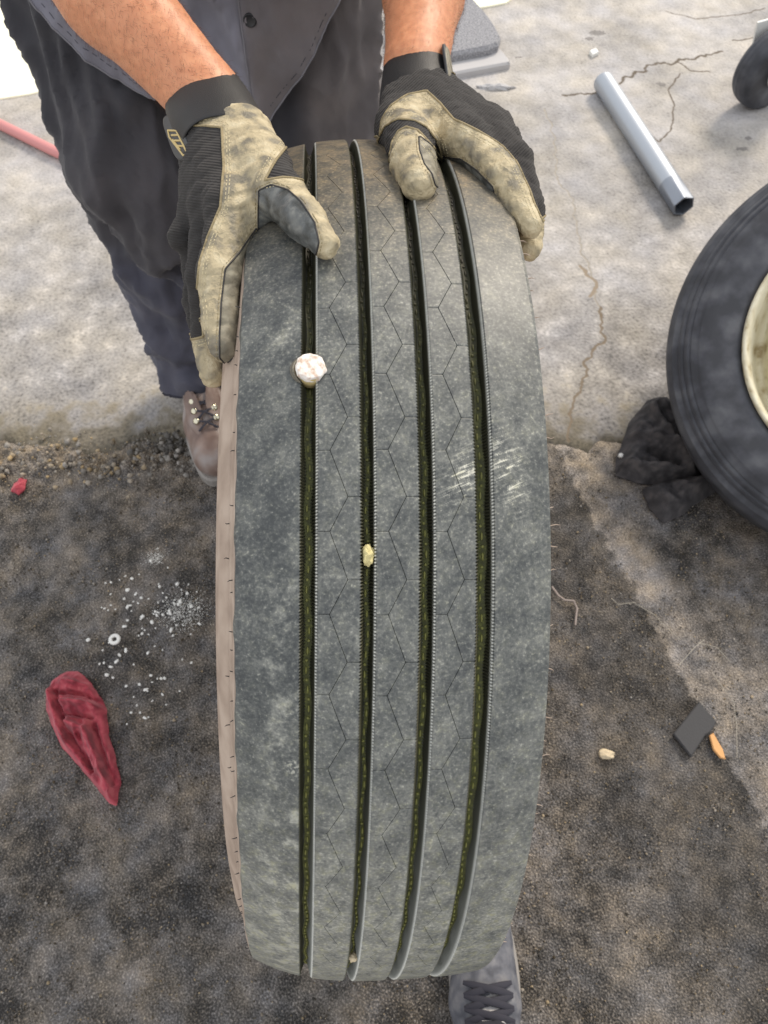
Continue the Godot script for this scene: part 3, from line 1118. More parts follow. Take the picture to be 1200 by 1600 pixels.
	for i in 150:
		var th := -1.1 + 2.2 * i / 150.0 + rng.randf_range(-0.006, 0.006)
		if rng.randf() < 0.35: continue
		var lf := i % 2 == 0
		var base := Vector3(-0.1166, 0.468, 0) if lf else Vector3(0.1150, 0.4905, 0)
		if lf and rng.randf() < 0.3: base = Vector3(-0.1215, 0.447, 0)
		var ln := rng.randf_range(0.002, 0.0045) if lf else rng.randf_range(0.001, 0.009)
		var d := Vector3(-1, 0.4, rng.randf_range(-0.3, 0.3)).normalized() if lf else Vector3(1, 0.15, rng.randf_range(-0.5, 0.5)).normalized()
		var p1 := base + d * ln * 0.6
		var p2 := p1 + (d + Vector3(0, -0.2, rng.randf_range(-0.8, 0.8))).normalized() * ln * 0.4
		(st if lf else pale).append_from(tube(PackedVector3Array([base - d * 0.001, p1, p2]), [0.0005, 0.0004, 0.00015], 5), 0, Transform3D(Basis(Vector3.RIGHT, th), Vector3.ZERO))
	tag(mi(st.commit(), M.rubber_dark, "vent_spews", t), "short black rubber hairs on the left shoulder edge", "", "", "stuff")
	tag(mi(pale.commit(), M.sidewall, "vent_spews", t), "pale curled rubber hairs on the right shoulder edge", "", "", "stuff")
	# ---- rubber pushed up around the stud
	for side in 2:
		var pts := PackedVector3Array()
		var rr := []
		for i in 13:
			var a := PI * side + lerpf(-0.95, 0.95, i / 12.0)
			pts.append(Vector3(-0.0603 + 0.0132 * cos(a), 0, 0.0128 * sin(a)))
			rr.append(0.0020 * sin(PI * (i + 0.6) / 13.2) + 0.0003)
		var lip := mi(tube(pts, rr, 8, 0.8), tm, "bulged_rubber", t)
		lip.position = Vector3(0, (crown(-0.0603) - 0.0006) * cos(-0.272), (crown(-0.0603) - 0.0006) * sin(-0.272))
		lip.rotation.x = -0.272
	# ---- things caught in the grooves
	var bs := t.transform
	var spot := func(x: float, th: float, r: float) -> Transform3D:
		return bs * Transform3D(Basis(Vector3.RIGHT, th), Vector3(x, r * cos(th), r * sin(th)))
	var stud := thing("bolt_head", "round speckled white bolt head wedged in the leftmost tread groove", "bolt")
	stud.transform = spot.call(-0.0603, -0.272, crown(-0.0603) - 0.0092)
	mi(lathe([Vector2(0.0, 0.0), Vector2(0.0106, 0.0), Vector2(0.0107, 0.0075), Vector2(0.0105, 0.0105), Vector2(0.0109, 0.0118), Vector2(0.0104, 0.0130)], 40), M.stud_side, "shank", stud)
	var capm := lump(Vector3(0.0113, 0.0060, 0.0113), 0.16, 71, 18, 0.5)
	mi(capm, M.stud, "cap", stud, Vector3(0, 0.0118, 0)).rotation = Vector3(0.05, 0.6, -0.03)
	var s1 := mi(lump(Vector3(0.0046, 0.0062, 0.0076), 0.45, 61, 16), M.stone, "groove_pebble", self)
	s1.transform = spot.call(-0.0192, 0.0085, crown(-0.02) - 0.0048)
	tag(s1, "yellow pebble jammed in the second tread groove near the middle", "pebble")
	var s2 := mi(lump(Vector3(0.0038, 0.004, 0.0042), 0.5, 62, 12), M.pale_stone, "groove_pebble", self)
	s2.transform = spot.call(-0.0192, 0.835, crown(-0.02) - 0.0045)
	tag(s2, "small pale pebble at the bottom end of the second tread groove", "pebble")

func top_at(V: PackedVector3Array, x: float, z: float) -> float:
	var y := 0.0
	for p in V:
		if absf(p.x - x) < 0.006 and absf(p.z - z) < 0.006: y = maxf(y, p.y)
	return y

# ------------------------------------------------------------------ gloves
func rib_uv(V: PackedVector3Array, e1: Vector3, e2: Vector3) -> PackedVector2Array:
	var uv := PackedVector2Array()
	uv.resize(V.size())
	for i in V.size(): uv[i] = Vector2(V[i].dot(e2), V[i].dot(e1)) / 0.0095
	return uv

func make_glove(parent: Node3D, shift: Vector3, called: String, bones: Array, e1: Vector3, e2: Vector3, knit: Array, patch: Array, suede: Array, cuffp: Array, seed_: int) -> void:
	var g := Node3D.new()
	put(g, called, parent)
	g.position = shift
	var net := nets(bones, 0.0024)
	var V: PackedVector3Array = net[0]
	var I: PackedInt32Array = net[1]
	var w1 := noise(34.0, 3, seed_, FastNoiseLite.TYPE_SIMPLEX_SMOOTH, FastNoiseLite.FRACTAL_RIDGED)
	var w2 := noise(90.0, 2, seed_ + 1)
	V = displace(V, I, func(p: Vector3, n: Vector3) -> float:
		return -0.0020 * pow(maxf(0.0, w1.get_noise_3d(p.x * 0.6 + p.dot(e1) * 1.1, p.y, p.z)), 1.6) + 0.0005 * w2.get_noise_3dv(p))
	var N := normals(V, I)
	var flat := func(list: Array) -> PackedVector2Array:
		var o := PackedVector2Array()
		for p in list: o.append(Vector2(p.dot(e1), p.dot(e2)))
		return o
	var polys := []
	for k in knit: polys.append(flat.call(k))
	var gk := PackedFloat32Array()
	gk.resize(V.size())
	for i in V.size():
		var q := Vector2(V[i].dot(e1), V[i].dot(e2))
		var d := INF
		for p in polys: d = minf(d, poly_sd(q, p))
		gk[i] = d
	var parts := split(V, N, I, gk)
	mi(am(parts[0][0], parts[0][2], parts[0][1], rib_uv(parts[0][0], e1, e2)), M.knit, "knit_back", g)
	var c := cord(parts[2], 0.0011, 0.0004)
	if c: mi(c, M.seam, "seam", g)
	for lv in [0.0034, 0.0058]:
		c = cord(iso(V, N, I, gk, lv), 0.00045, 0.0004, 0.0016, (e1 + e2 * 0.9))
		if c: mi(c, M.stitch, "stitching", g)
	# leather, with darker patches let into it
	var LV: PackedVector3Array = parts[1][0]
	var LN: PackedVector3Array = parts[1][1]
	var LI: PackedInt32Array = parts[1][2]
	for i in LV.size(): LV[i] += LN[i] * 0.0005
	var extra := [[patch, M.patch, "palm_patch"], [suede, M.suede, "finger_inner"]]
	for e in extra:
		if e[0].size() < 3: continue
		var poly: PackedVector2Array = flat.call(e[0])
		var gp := PackedFloat32Array()
		gp.resize(LV.size())
		for i in LV.size(): gp[i] = poly_sd(Vector2(LV[i].dot(e1), LV[i].dot(e2)), poly)
		var two := split(LV, LN, LI, gp)
		if two[0][2].size() > 0: mi(am(two[0][0], two[0][2], two[0][1]), e[1], e[2], g)
		c = cord(two[2], 0.0007, 0.0001)
		if c: mi(c, M.rubber_dark, "seam", g)
		c = cord(iso(LV, LN, LI, gp, 0.0022), 0.00035, 0.0002, 0.0014, (e1 + e2 * 0.9))
		if c: mi(c, M.seam, "stitching", g)
		LV = two[1][0]
		LN = two[1][1]
		LI = two[1][2]
	mi(am(LV, LI, LN), M.leather, "leather", g)
	# elastic cuff: [centre, centre, major, minor] from hand to arm
	var v := PackedVector3Array()
	var rows := 22
	var sides := 48
	var wob := noise(14.0, 2, seed_ + 5)
	for r in rows + 3:
		var f := clampf((r - 1) / float(rows), 0.0, 1.0)
		var ctr: Vector3 = cuffp[0].lerp(cuffp[1], f)
		var mj: Vector3 = cuffp[2].lerp(cuffp[3], f)
		var d: Vector3 = (cuffp[1] - cuffp[0]).normalized()
		var mn: Vector3 = mj.cross(d).normalized() * mj.length() * cuffp[4]
		var sc := 1.0 + 0.05 * sin(f * PI)
		if r == rows + 2:
			sc = 0.94
			ctr -= d * 0.003
		elif r == 0:
			sc = 0.95
			ctr += d * 0.001
		for s in sides:
			var a := TAU * s / sides
			var p := ctr + (mj * cos(a) + mn * sin(a)) * sc
			v.append(p + (p - ctr).normalized() * 0.0018 * wob.get_noise_3dv(p * Vector3(1, 1, 1)))
	var vv := PackedVector3Array()
	for r in rows + 3:
		for s in sides + 1: vv.append(v[r * sides + s % sides])
	var ci := grid_idx(rows + 3, sides + 1, true)
	var cn := normals(vv, ci)
	# outward check
	var mid: Vector3 = (cuffp[0] + cuffp[1]) * 0.5
	var probe := (rows / 2) * (sides + 1)
	if cn[probe].dot(vv[probe] - mid) < 0: ci = grid_idx(rows + 3, sides + 1, false)
	mi(smooth(vv, ci), M.cuff, "cuff", g)

func plate(c: Vector3, ax: Vector3, ay: Vector3, thick: float, mat_: Material, called: String, parent: Node) -> MeshInstance3D:
	# a rounded flat tab: outline in the ax, ay plane
	var n := ax.cross(ay).normalized()
	var v := PackedVector3Array()
	var seg := 40
	var rows := [[0.0, -0.5], [0.9, -0.5], [1.0, -0.3], [1.0, 0.3], [0.9, 0.5], [0.0, 0.5]]
	for r in rows:
		for s in seg + 1:
			var a := TAU * s / seg
			var cx := signf(cos(a)) * pow(absf(cos(a)), 0.55)
			var cy := signf(sin(a)) * pow(absf(sin(a)), 0.55)
			v.append(c + (ax * cx + ay * cy) * r[0] + n * thick * r[1])
	var idx := grid_idx(rows.size(), seg + 1, false)
	var nn := normals(v, idx)
	if nn[2 * (seg + 1)].dot(v[2 * (seg + 1)] - c) < 0: idx = grid_idx(rows.size(), seg + 1, true)
	return mi(smooth(v, idx), mat_, called, parent)

func make_worker() -> void:
	var base := Vector3(-0.25, 0, -1.2)
	var w := thing("person", "worker in grey shirt and dark trousers gripping the tyre with leather gloves", "person", base)
	var sh := -base
	# joints
	var r_sh := Vector3(-0.45, 1.30, -1.16)
	var r_el: Vector3 = Vector3(-0.3536, 1.0693, -0.912)
	var r_wr: Vector3 = Vector3(-0.17, 0.991, -0.7064)
	var l_sh := Vector3(-0.05, 1.28, -1.18)
	var l_el: Vector3 = Vector3(0.0581, 0.9529, -1.1105)
	var l_wr: Vector3 = Vector3(0.0345, 0.953, -0.8306)
	var r_fa: Vector3 = Vector3(-0.2665, 1.0383, -0.8084)
	var l_fa: Vector3 = Vector3(0.0464, 0.9556, -0.9752)
	var r_hip := Vector3(-0.41, 0.86, -1.31)
	var r_kn := Vector3(-0.405, 0.53, -1.13)
	var r_an := Vector3(-0.425, 0.12, -1.17)
	var l_hip := Vector3(-0.15, 0.86, -1.31)
	var l_kn := Vector3(-0.10, 0.50, -1.17)
	var l_an := Vector3(-0.06, 0.12, -1.24)
	# the body: one surface, most of it under clothes
	var hand_r: Vector3 = Vector3(-0.1369, 0.9901, -0.635)
	var hand_l: Vector3 = Vector3(0.0399, 0.9503, -0.766)
	var nx := Vector3(0.0, 0.0, 0.012)
	var bones := [
		[Vector3(-0.33, 0.93, -1.31), Vector3(-0.22, 0.93, -1.31), 0.12, 0.12, 0.03],
		[Vector3(-0.27, 0.98, -1.26), Vector3(-0.25, 1.18, -1.20), 0.13, 0.13, 0.06],
		[Vector3(-0.34, 1.25, -1.17), Vector3(-0.15, 1.25, -1.18), 0.10, 0.10, 0.06],
		[Vector3(-0.25, 1.32, -1.15), Vector3(-0.23, 1.46, -1.07), 0.06, 0.055, 0.04],
		[Vector3(-0.23, 1.57, -1.04), Vector3(-0.23, 1.58, -1.00), 0.088, 0.085, 0.02],
		[Vector3(-0.23, 1.50, -0.985), Vector3(-0.23, 1.485, -0.955), 0.055, 0.042, 0.03],
		[Vector3(-0.23, 1.545, -0.915), Vector3(-0.23, 1.515, -0.895), 0.010, 0.016, 0.012],
		[Vector3(-0.315, 1.55, -1.02), Vector3(-0.315, 1.51, -1.01), 0.014, 0.012, 0.006],
		[Vector3(-0.145, 1.55, -1.02), Vector3(-0.145, 1.51, -1.01), 0.014, 0.012, 0.006],
		[r_sh, r_el, 0.058, 0.046, 0.03],
		[r_el, r_fa, 0.047, 0.0455, 0.02],
		[r_fa, r_wr + Vector3(-0.010, 0.002, -0.004), 0.0440, 0.0275, 0.02],
		[r_fa + Vector3(0.006, 0, 0.004), r_wr + Vector3(0.012, 0.006, 0.0), 0.0435, 0.0255, 0.015],
		[r_wr, hand_r, 0.026, 0.022, 0.02],
		[l_sh, l_el, 0.058, 0.046, 0.03],
		[l_el, l_fa, 0.046, 0.0415, 0.02],
		[l_fa, l_wr + Vector3(-0.010, 0, 0), 0.0420, 0.0245, 0.02],
		[l_fa, l_wr + Vector3(0.011, 0, 0), 0.0420, 0.0245, 0.02],
		[l_wr, hand_l, 0.024, 0.02, 0.02],
		[r_hip, Vector3(-0.405, 0.53, -1.17), 0.075, 0.05, 0.03], [Vector3(-0.405, 0.53, -1.17), r_an, 0.05, 0.035, 0.03], [r_an, Vector3(-0.40, 0.055, -1.05), 0.034, 0.024, 0.03],
		[l_hip, l_kn, 0.075, 0.05, 0.03], [l_kn, l_an, 0.05, 0.035, 0.03], [l_an, Vector3(-0.05, 0.055, -1.12), 0.034, 0.024, 0.03],
	]
	var net := nets(bones, 0.0075)
	var V: PackedVector3Array = net[0]
	var wr := noise(20.0, 3, 301)
	V = displace(V, net[1], func(p: Vector3, n: Vector3) -> float: return 0.0008 * wr.get_noise_3d(p.x, p.y, p.z))
	var N := normals(V, net[1])
	var body := mi(am(V, net[1], N), M.skin, "body", w, sh)
	# forearm hair
	var hv := PackedVector3Array()
	var hi := PackedInt32Array()
	for i in V.size() * 4:
		var k := i % V.size()
		var p := V[k]
		var along := Vector3.ZERO
		if p.distance_to(r_fa) < 0.16 or p.distance_to(r_wr) < 0.06: along = (r_wr - r_fa).normalized()
		elif p.distance_to(l_fa) < 0.14 or p.distance_to(l_wr) < 0.05: along = (l_wr - l_fa).normalized()
		else: continue
		if N[k].dot(Vector3(0, 0.6, 0.6)) < -0.25: continue
		p += Vector3(rng.randfn(0, 0.003), rng.randfn(0, 0.003), rng.randfn(0, 0.003))
		p -= N[k] * (p - V[k]).dot(N[k])
		var side := N[k].cross(along)
		var d := (along * 0.9 + side * rng.randf_range(-0.9, 0.7) + N[k] * rng.randf_range(0.15, 0.6)).normalized()
		var ln := rng.randf_range(0.004, 0.011)
		var b0 := hv.size()
		var x := d.cross(N[k]).normalized() * 0.00008
		hv.append(p - x)
		hv.append(p + x)
		hv.append(p + d * ln * 0.6 + x * 0.6 + N[k] * 0.0005)
		hv.append(p + d * ln * 0.6 - x * 0.6 + N[k] * 0.0005)
		hv.append(p + d * ln)
		hi.append_array(PackedInt32Array([b0, b0 + 1, b0 + 2, b0, b0 + 2, b0 + 3, b0 + 3, b0 + 2, b0 + 4]))
	tag(mi(am(hv, hi, normals(hv, hi)), M.hair, "arm_hair", w, sh), "", "", "", "stuff")
	# cap, eyes
	mi(lathe([Vector2(0.0, 0.075), Vector2(0.05, 0.068), Vector2(0.085, 0.04), Vector2(0.098, 0.0), Vector2(0.097, -0.012), Vector2(0.09, -0.012)], 32), M.lace, "cap", w, Vector3(-0.23, 1.60, -1.02) + sh).rotation.x = 0.25
	for s in [-1, 1]:
		var e := SphereMesh.new()
		e.radius = 0.011
		e.height = 0.022
		mi(e, M.white, "eye", w, Vector3(-0.23 + 0.032 * s, 1.555, -0.922) + sh)
	# ---- trousers
	var fold := noise(5.0, 3, 311, FastNoiseLite.TYPE_SIMPLEX_SMOOTH, FastNoiseLite.FRACTAL_RIDGED)
	var fold2 := noise(14.0, 2, 312)
	bones = [
		[Vector3(-0.36, 0.92, -1.31), Vector3(-0.18, 0.92, -1.31), 0.15, 0.15, 0.03],
		[Vector3(-0.435, 0.84, -1.29), Vector3(-0.412, 0.60, -1.15), 0.140, 0.100, 0.04],
		[Vector3(-0.412, 0.60, -1.15), Vector3(-0.382, 0.545, -1.105), 0.100, 0.084, 0.03],
		[Vector3(-0.422, 0.54, -1.17), Vector3(-0.425, 0.11, -1.17), 0.094, 0.080, 0.012],
		[Vector3(-0.43, 0.12, -1.17), Vector3(-0.42, 0.105, -1.125), 0.072, 0.068, 0.02],
		[Vector3(-0.14, 0.85, -1.29), Vector3(-0.10, 0.52, -1.19), 0.130, 0.100, 0.03],
		[Vector3(-0.3794, 0.7441, -1.118), Vector3(-0.4078, 0.5803, -1.065), 0.013, 0.009, 0.018],
		[Vector3(-0.4787, 0.6618, -1.115), Vector3(-0.3989, 0.4972, -1.045), 0.012, 0.011, 0.016],
		[Vector3(-0.4628, 0.5305, -1.075), Vector3(-0.3496, 0.4541, -1.035), 0.014, 0.013, 0.012],
		[Vector3(-0.4824, 0.767, -1.145), Vector3(-0.4621, 0.6064, -1.095), 0.012, 0.009, 0.018],
		[Vector3(-0.4904, 0.3304, -1.115), Vector3(-0.3477, 0.2769, -1.095), 0.007, 0.009, 0.014],
		[Vector3(-0.493, 0.1981, -1.11), Vector3(-0.3429, 0.1947, -1.09), 0.006, 0.009, 0.014],
		[Vector3(-0.4919, 0.122, -1.11), Vector3(-0.355, 0.1287, -1.09), 0.006, 0.008, 0.012],
		[Vector3(-0.10, 0.50, -1.20), Vector3(-0.06, 0.12, -1.25), 0.088, 0.075, 0.02],
	]
	net = nets(bones, 0.0085)
	V = net[0]
	V = displace(V, net[1], func(p: Vector3, n: Vector3) -> float:
		return 0.026 * (fold.get_noise_3d(p.x * 1.5, p.y * 0.5, p.z * 1.5 + p.y * 0.5) - 0.2) + 0.003 * fold2.get_noise_3dv(p))
	N = normals(V, net[1])
	var gh := PackedFloat32Array()
	gh.resize(V.size())
	for i in V.size(): gh[i] = -(V[i].y - (0.078 + 0.012 * sin(V[i].z * 40.0)))
	var cut := split(V, N, net[1], gh)
	var soil := noise(8.0, 4, 315)
	var tints := PackedColorArray()
	for p in cut[0][0]:
		var d := 0.5 + 0.5 * soil.get_noise_3d(p.x, p.y * 0.6, p.z)
		var grey := clampf(smoothstep(-0.15, -0.09, p.x) * smoothstep(0.50, 0.65, p.y) * (0.7 + d), 0.0, 1.0)
		var knee := smoothstep(0.20, 0.05, p.distance_to(Vector3(-0.43, 0.60, -1.03))) * d
		d = 0.5 + 0.25 * (d - 0.5)
		tints.append(Color(0.30, 0.30, 0.32).lerp(Color(0.98, 0.88, 0.78), grey * 0.85).lerp(Color(0.52, 0.48, 0.46), knee).lerp(Color(0.60, 0.62, 0.76), smoothstep(0.50, 0.42, p.y) * 0.8))
	var tr := mi(am(cut[0][0], cut[0][2], cut[0][1], null, tints), M.trousers, "trousers", w, sh)
	var cd := cord(cut[2], 0.003, 0.0)
	if cd: mi(cd, M.lace, "hem", tr)
	# ---- shirt
	bones = [
		[Vector3(-0.455, 0.80, -1.205), Vector3(-0.165, 0.80, -1.215), 0.124, 0.112, 0.03],
		[Vector3(-0.45, 0.70, -1.195), Vector3(-0.22, 0.69, -1.19), 0.134, 0.112, 0.05],
		[Vector3(-0.40, 0.93, -1.27), Vector3(-0.19, 0.93, -1.27), 0.15, 0.15, 0.06],
		[Vector3(-0.27, 1.00, -1.25), Vector3(-0.25, 1.18, -1.20), 0.165, 0.155, 0.08],
		[Vector3(-0.37, 1.25, -1.18), Vector3(-0.13, 1.25, -1.19), 0.115, 0.115, 0.08],
		[Vector3(-0.25, 1.33, -1.15), Vector3(-0.245, 1.38, -1.12), 0.075, 0.07, 0.04],
		[r_sh, r_sh.lerp(r_el, 0.62), 0.078, 0.075, 0.03],
		[l_sh, l_sh.lerp(l_el, 0.62), 0.078, 0.075, 0.03],
	]
	net = nets(bones, 0.0075)
	V = net[0]
	var fs := noise(6.0, 3, 321, FastNoiseLite.TYPE_SIMPLEX_SMOOTH, FastNoiseLite.FRACTAL_RIDGED)
	var plx := [Vector3(-0.1933, 0.8978, -1.078), Vector3(-0.1953, 0.8494, -1.078), Vector3(-0.1919, 0.7325, -1.073)]
	var placket := func(y: float) -> float:
		if y > plx[1].y: return lerpf(plx[1].x, plx[0].x, (y - plx[1].y) / (plx[0].y - plx[1].y))
		return lerpf(plx[2].x, plx[1].x, (y - plx[2].y) / (plx[1].y - plx[2].y))
	V = displace(V, net[1], func(p: Vector3, n: Vector3) -> float:
		var a := 0.02 * (fs.get_noise_3d(p.x * 1.6 + p.y * 0.3, p.y * 0.5, p.z) - 0.3) + 0.0022 * fold2.get_noise_3dv(p)
		if n.z > 0.2: a += 0.004 * smoothstep(-0.006, 0.006, p.x - float(placket.call(p.y)))
		return a)
	N = normals(V, net[1])
	var hem := [Vector3(-0.535, 0.9406, -1.098), Vector3(-0.4871, 0.8944, -1.088), Vector3(-0.4638, 0.865, -1.083), Vector3(-0.4308, 0.8341, -1.078), Vector3(-0.3966, 0.8032, -1.078), Vector3(-0.3585, 0.7782, -1.078), Vector3(-0.282, 0.7465, -1.073), Vector3(-0.2036, 0.7338, -1.068), Vector3(-0.1881, 0.7297, -1.068), Vector3(-0.171, 0.7297, -1.068), Vector3(-0.1539, 0.7458, -1.068), Vector3(-0.1264, 0.7768, -1.068), Vector3(-0.0988, 0.8077, -1.078), Vector3(-0.0772, 0.8399, -1.083), Vector3(-0.0551, 0.8656, -1.088), Vector3(-0.0357, 0.8863, -1.098), Vector3(-0.0083, 0.9186, -1.098)]
	gh = PackedFloat32Array()
	gh.resize(V.size())
	for i in V.size():
		var p := V[i]
		var hy: float = hem[0].y
		for k in hem.size() - 1:
			if p.x >= hem[k].x and p.x < hem[k + 1].x: hy = lerpf(hem[k].y, hem[k + 1].y, (p.x - hem[k].x) / (hem[k + 1].x - hem[k].x))
		if p.x >= hem[-1].x: hy = hem[-1].y
		gh[i] = hy - p.y
	cut = split(V, N, net[1], gh)
	var dust := noise(9.0, 4, 331)
	var tint := PackedColorArray()
	for p in cut[0][0]:
		var d: float = 0.5 + 0.5 * dust.get_noise_3d(p.x, p.y, p.z)
		var rt := smoothstep(-0.01, 0.01, p.x - float(placket.call(p.y))) if p.y < 1.1 else 0.0
		tint.append(Color(0.50, 0.51, 0.57).lerp(Color(0.42, 0.385, 0.365), rt * (0.45 + 0.8 * d)).darkened(0.25 * (1.0 - d) * rt))
	var shirt := mi(am(cut[0][0], cut[0][2], cut[0][1], null, tint), M.shirt, "shirt", w, sh)
	cd = cord(cut[2], 0.0014, 0.0)
	if cd: mi(cd, M.shirt_edge, "hem", shirt)
	var rows_ := []
	for q in iso(V, N, net[1], gh, -0.014):
		if q[0].z > -1.2 and q[1].z > 0.1: rows_.append(q)
	cd = cord(rows_, 0.0004, 0.0002, 0.003, Vector3(1, 0.4, 0))
	if cd: mi(cd, M.lace, "hem_stitching", shirt)
	var gp := PackedFloat32Array()
	gp.resize(V.size())
	for i in V.size(): gp[i] = (V[i].x - float(placket.call(V[i].y))) if N[i].z > 0.15 and V[i].y < 1.2 and V[i].y > hem[9].y else 1.0
	rows_ = []
	for q in iso(V, N, net[1], gp, 0.0):
		if absf(q[0].x - float(placket.call(q[0].y))) < 0.004 and q[0].z > -1.2: rows_.append(q)
	cd = cord(rows_, 0.0016, 0.0006)
	if cd: mi(cd, M.shirt_edge, "placket_edge", shirt)
	# button, set on the cloth
	var bp: Vector3 = Vector3(-0.1839, 0.8627, -1.1)
	var best := INF
	var bn := Vector3.BACK
	var bq := bp
	var ray_d := Vector3(0.15, 0.5, 0.85).normalized()
	for i in V.size():
		var d := V[i] - bp
		var off := (d - ray_d * d.dot(ray_d)).length()
		if N[i].z > 0.1 and off < best:
			best = off
			bq = V[i]
			bn = N[i]
	var but := mi(lathe([Vector2(0.0, 0.0), Vector2(0.0085, 0.0), Vector2(0.0095, 0.0015), Vector2(0.0088, 0.0030), Vector2(0.0070, 0.0028), Vector2(0.0060, 0.0016), Vector2(0.0, 0.0016)], 28), M.button, "button", w)
	but.transform = Transform3D(Basis(Quaternion(Vector3.UP, bn)), bq + bn * 0.001 + sh)
	# ---- boots
	for f in [[Vector3(-0.425, 0, -1.155), Vector3(-0.350, 0, -0.890)], [Vector3(-0.06, 0, -1.26), Vector3(-0.03, 0, -1.0)]]:
		make_boot(w, sh, f[0], f[1])
	# ---- gloves
	var e1: Vector3 = (Vector3(-0.131, 0.9596, -0.4421) - Vector3(-0.1234, 0.9979, -0.6284)).normalized()
	var e3 := Vector3(0.186, 0.643, 0.743).normalized()      # the thumb side of the hand faces this way
	e1 = (e1 - e3 * e3.dot(e1)).normalized()
	var e2 := e1.cross(e3)
	bones = [
		[Vector3(-0.1487, 0.9896, -0.664), Vector3(-0.1297, 0.994, -0.5517), 0.026, 0.0215, 0.02],
		[Vector3(-0.1527, 0.9865, -0.6687), Vector3(-0.1539, 0.9754, -0.5794), 0.026, 0.020, 0.02],
		[Vector3(-0.1598, 0.9819, -0.6707), Vector3(-0.1725, 0.9543, -0.5929), 0.026, 0.019, 0.02],
		[Vector3(-0.1651, 0.9742, -0.6773), Vector3(-0.1785, 0.9387, -0.6259), 0.024, 0.018, 0.02],
		[Vector3(-0.1246, 0.9959, -0.645), Vector3(-0.1073, 1.0002, -0.5965), 0.025, 0.0235, 0.02],
		[Vector3(-0.1297, 0.994, -0.5517), Vector3(-0.1364, 0.9775, -0.4891), 0.0205, 0.0188, 0.012],
		[Vector3(-0.1364, 0.9775, -0.4891), Vector3(-0.1337, 0.9641, -0.4498), 0.0182, 0.0150, 0.006],
		[Vector3(-0.1337, 0.9641, -0.4498), Vector3(-0.1305, 0.9576, -0.4287), 0.0150, 0.0122, 0.005],
		[Vector3(-0.1532, 0.976, -0.5744), Vector3(-0.1582, 0.9527, -0.5142), 0.0175, 0.0150, 0.008],
		[Vector3(-0.1582, 0.9527, -0.5142), Vector3(-0.1548, 0.9266, -0.473), 0.0150, 0.0138, 0.005],
		[Vector3(-0.1548, 0.9266, -0.473), Vector3(-0.1494, 0.9118, -0.4393), 0.0138, 0.0118, 0.005],
		[Vector3(-0.1713, 0.9562, -0.5862), Vector3(-0.1818, 0.9522, -0.5652), 0.016, 0.0150, 0.004],
		[Vector3(-0.1745, 0.9416, -0.5589), Vector3(-0.1725, 0.9108, -0.5275), 0.0132, 0.0126, 0.004],
		[Vector3(-0.1749, 0.9108, -0.5275), Vector3(-0.1647, 0.8899, -0.4853), 0.0130, 0.0110, 0.005],
		[Vector3(-0.1773, 0.9387, -0.6259), Vector3(-0.1847, 0.9036, -0.5951), 0.014, 0.012, 0.008],
		[Vector3(-0.1884, 0.9036, -0.5951), Vector3(-0.1764, 0.8813, -0.5505), 0.0125, 0.0105, 0.005],
		[Vector3(-0.1073, 1.0014, -0.5984), Vector3(-0.0865, 1.0112, -0.5475), 0.0235, 0.0200, 0.014],
		[Vector3(-0.0865, 1.0112, -0.5475), Vector3(-0.064, 1.0191, -0.5071), 0.0195, 0.0168, 0.007],
		[Vector3(-0.064, 1.0191, -0.5071), Vector3(-0.0459, 1.0168, -0.4811), 0.0162, 0.0116, 0.005],
		[Vector3(-0.1054, 0.9893, -0.5535), Vector3(-0.1239, 0.9797, -0.5409), 0.014, 0.014, 0.014],
	]
	var knit := [
		[Vector3(-0.2126, 0.9971, -0.667), Vector3(-0.1452, 1.005, -0.6408), Vector3(-0.1404, 0.9975, -0.5977), Vector3(-0.1379, 0.9973, -0.5475), Vector3(-0.1464, 0.9915, -0.5174), Vector3(-0.1516, 0.9849, -0.4959), Vector3(-0.1549, 0.9707, -0.4814), Vector3(-0.1547, 0.9568, -0.4772), Vector3(-0.1548, 0.9355, -0.4603), Vector3(-0.17, 0.9266, -0.4649), Vector3(-0.2124, 0.9204, -0.4941)],
		[Vector3(-0.0871, 1.0036, -0.6183), Vector3(-0.0964, 1.0026, -0.5966), Vector3(-0.103, 1.0041, -0.5691), Vector3(-0.0852, 1.0157, -0.5593), Vector3(-0.0687, 1.0187, -0.5545), Vector3(-0.0532, 1.0133, -0.5552), Vector3(-0.0659, 1.0167, -0.601)],
	]
	var patch := [Vector3(-0.1049, 1.0107, -0.5506), Vector3(-0.0933, 1.0196, -0.546), Vector3(-0.0771, 1.0314, -0.5265), Vector3(-0.0649, 1.033, -0.5092), Vector3(-0.053, 1.032, -0.4876), Vector3(-0.0501, 1.0244, -0.4744), Vector3(-0.052, 1.0161, -0.4599), Vector3(-0.0649, 1.0115, -0.4721), Vector3(-0.0877, 1.0053, -0.5012), Vector3(-0.1065, 0.9884, -0.532)]
	var suede := [Vector3(-0.1279, 0.9929, -0.4797), Vector3(-0.1185, 0.9924, -0.4988), Vector3(-0.1073, 0.9921, -0.5284), Vector3(-0.1, 0.9846, -0.5254), Vector3(-0.1074, 0.9832, -0.4829), Vector3(-0.11, 0.9785, -0.4449), Vector3(-0.1127, 0.967, -0.4149), Vector3(-0.1259, 0.9606, -0.4039), Vector3(-0.1304, 0.9639, -0.4096), Vector3(-0.1304, 0.9746, -0.4281), Vector3(-0.1289, 0.9873, -0.45)]
	var cuffp := [Vector3(-0.1419, 0.9896, -0.6441), Vector3(-0.1724, 0.9928, -0.7096), (Vector3(-0.1002, 0.9968, -0.6466) - Vector3(-0.1836, 0.9811, -0.6433)) * 0.5, (Vector3(-0.137, 1.0008, -0.7234) - Vector3(-0.2072, 0.9824, -0.6956)) * 0.5, 0.74]
	make_glove(w, sh, "right_glove", bones, e1, e2, knit, patch, suede, cuffp, 401)
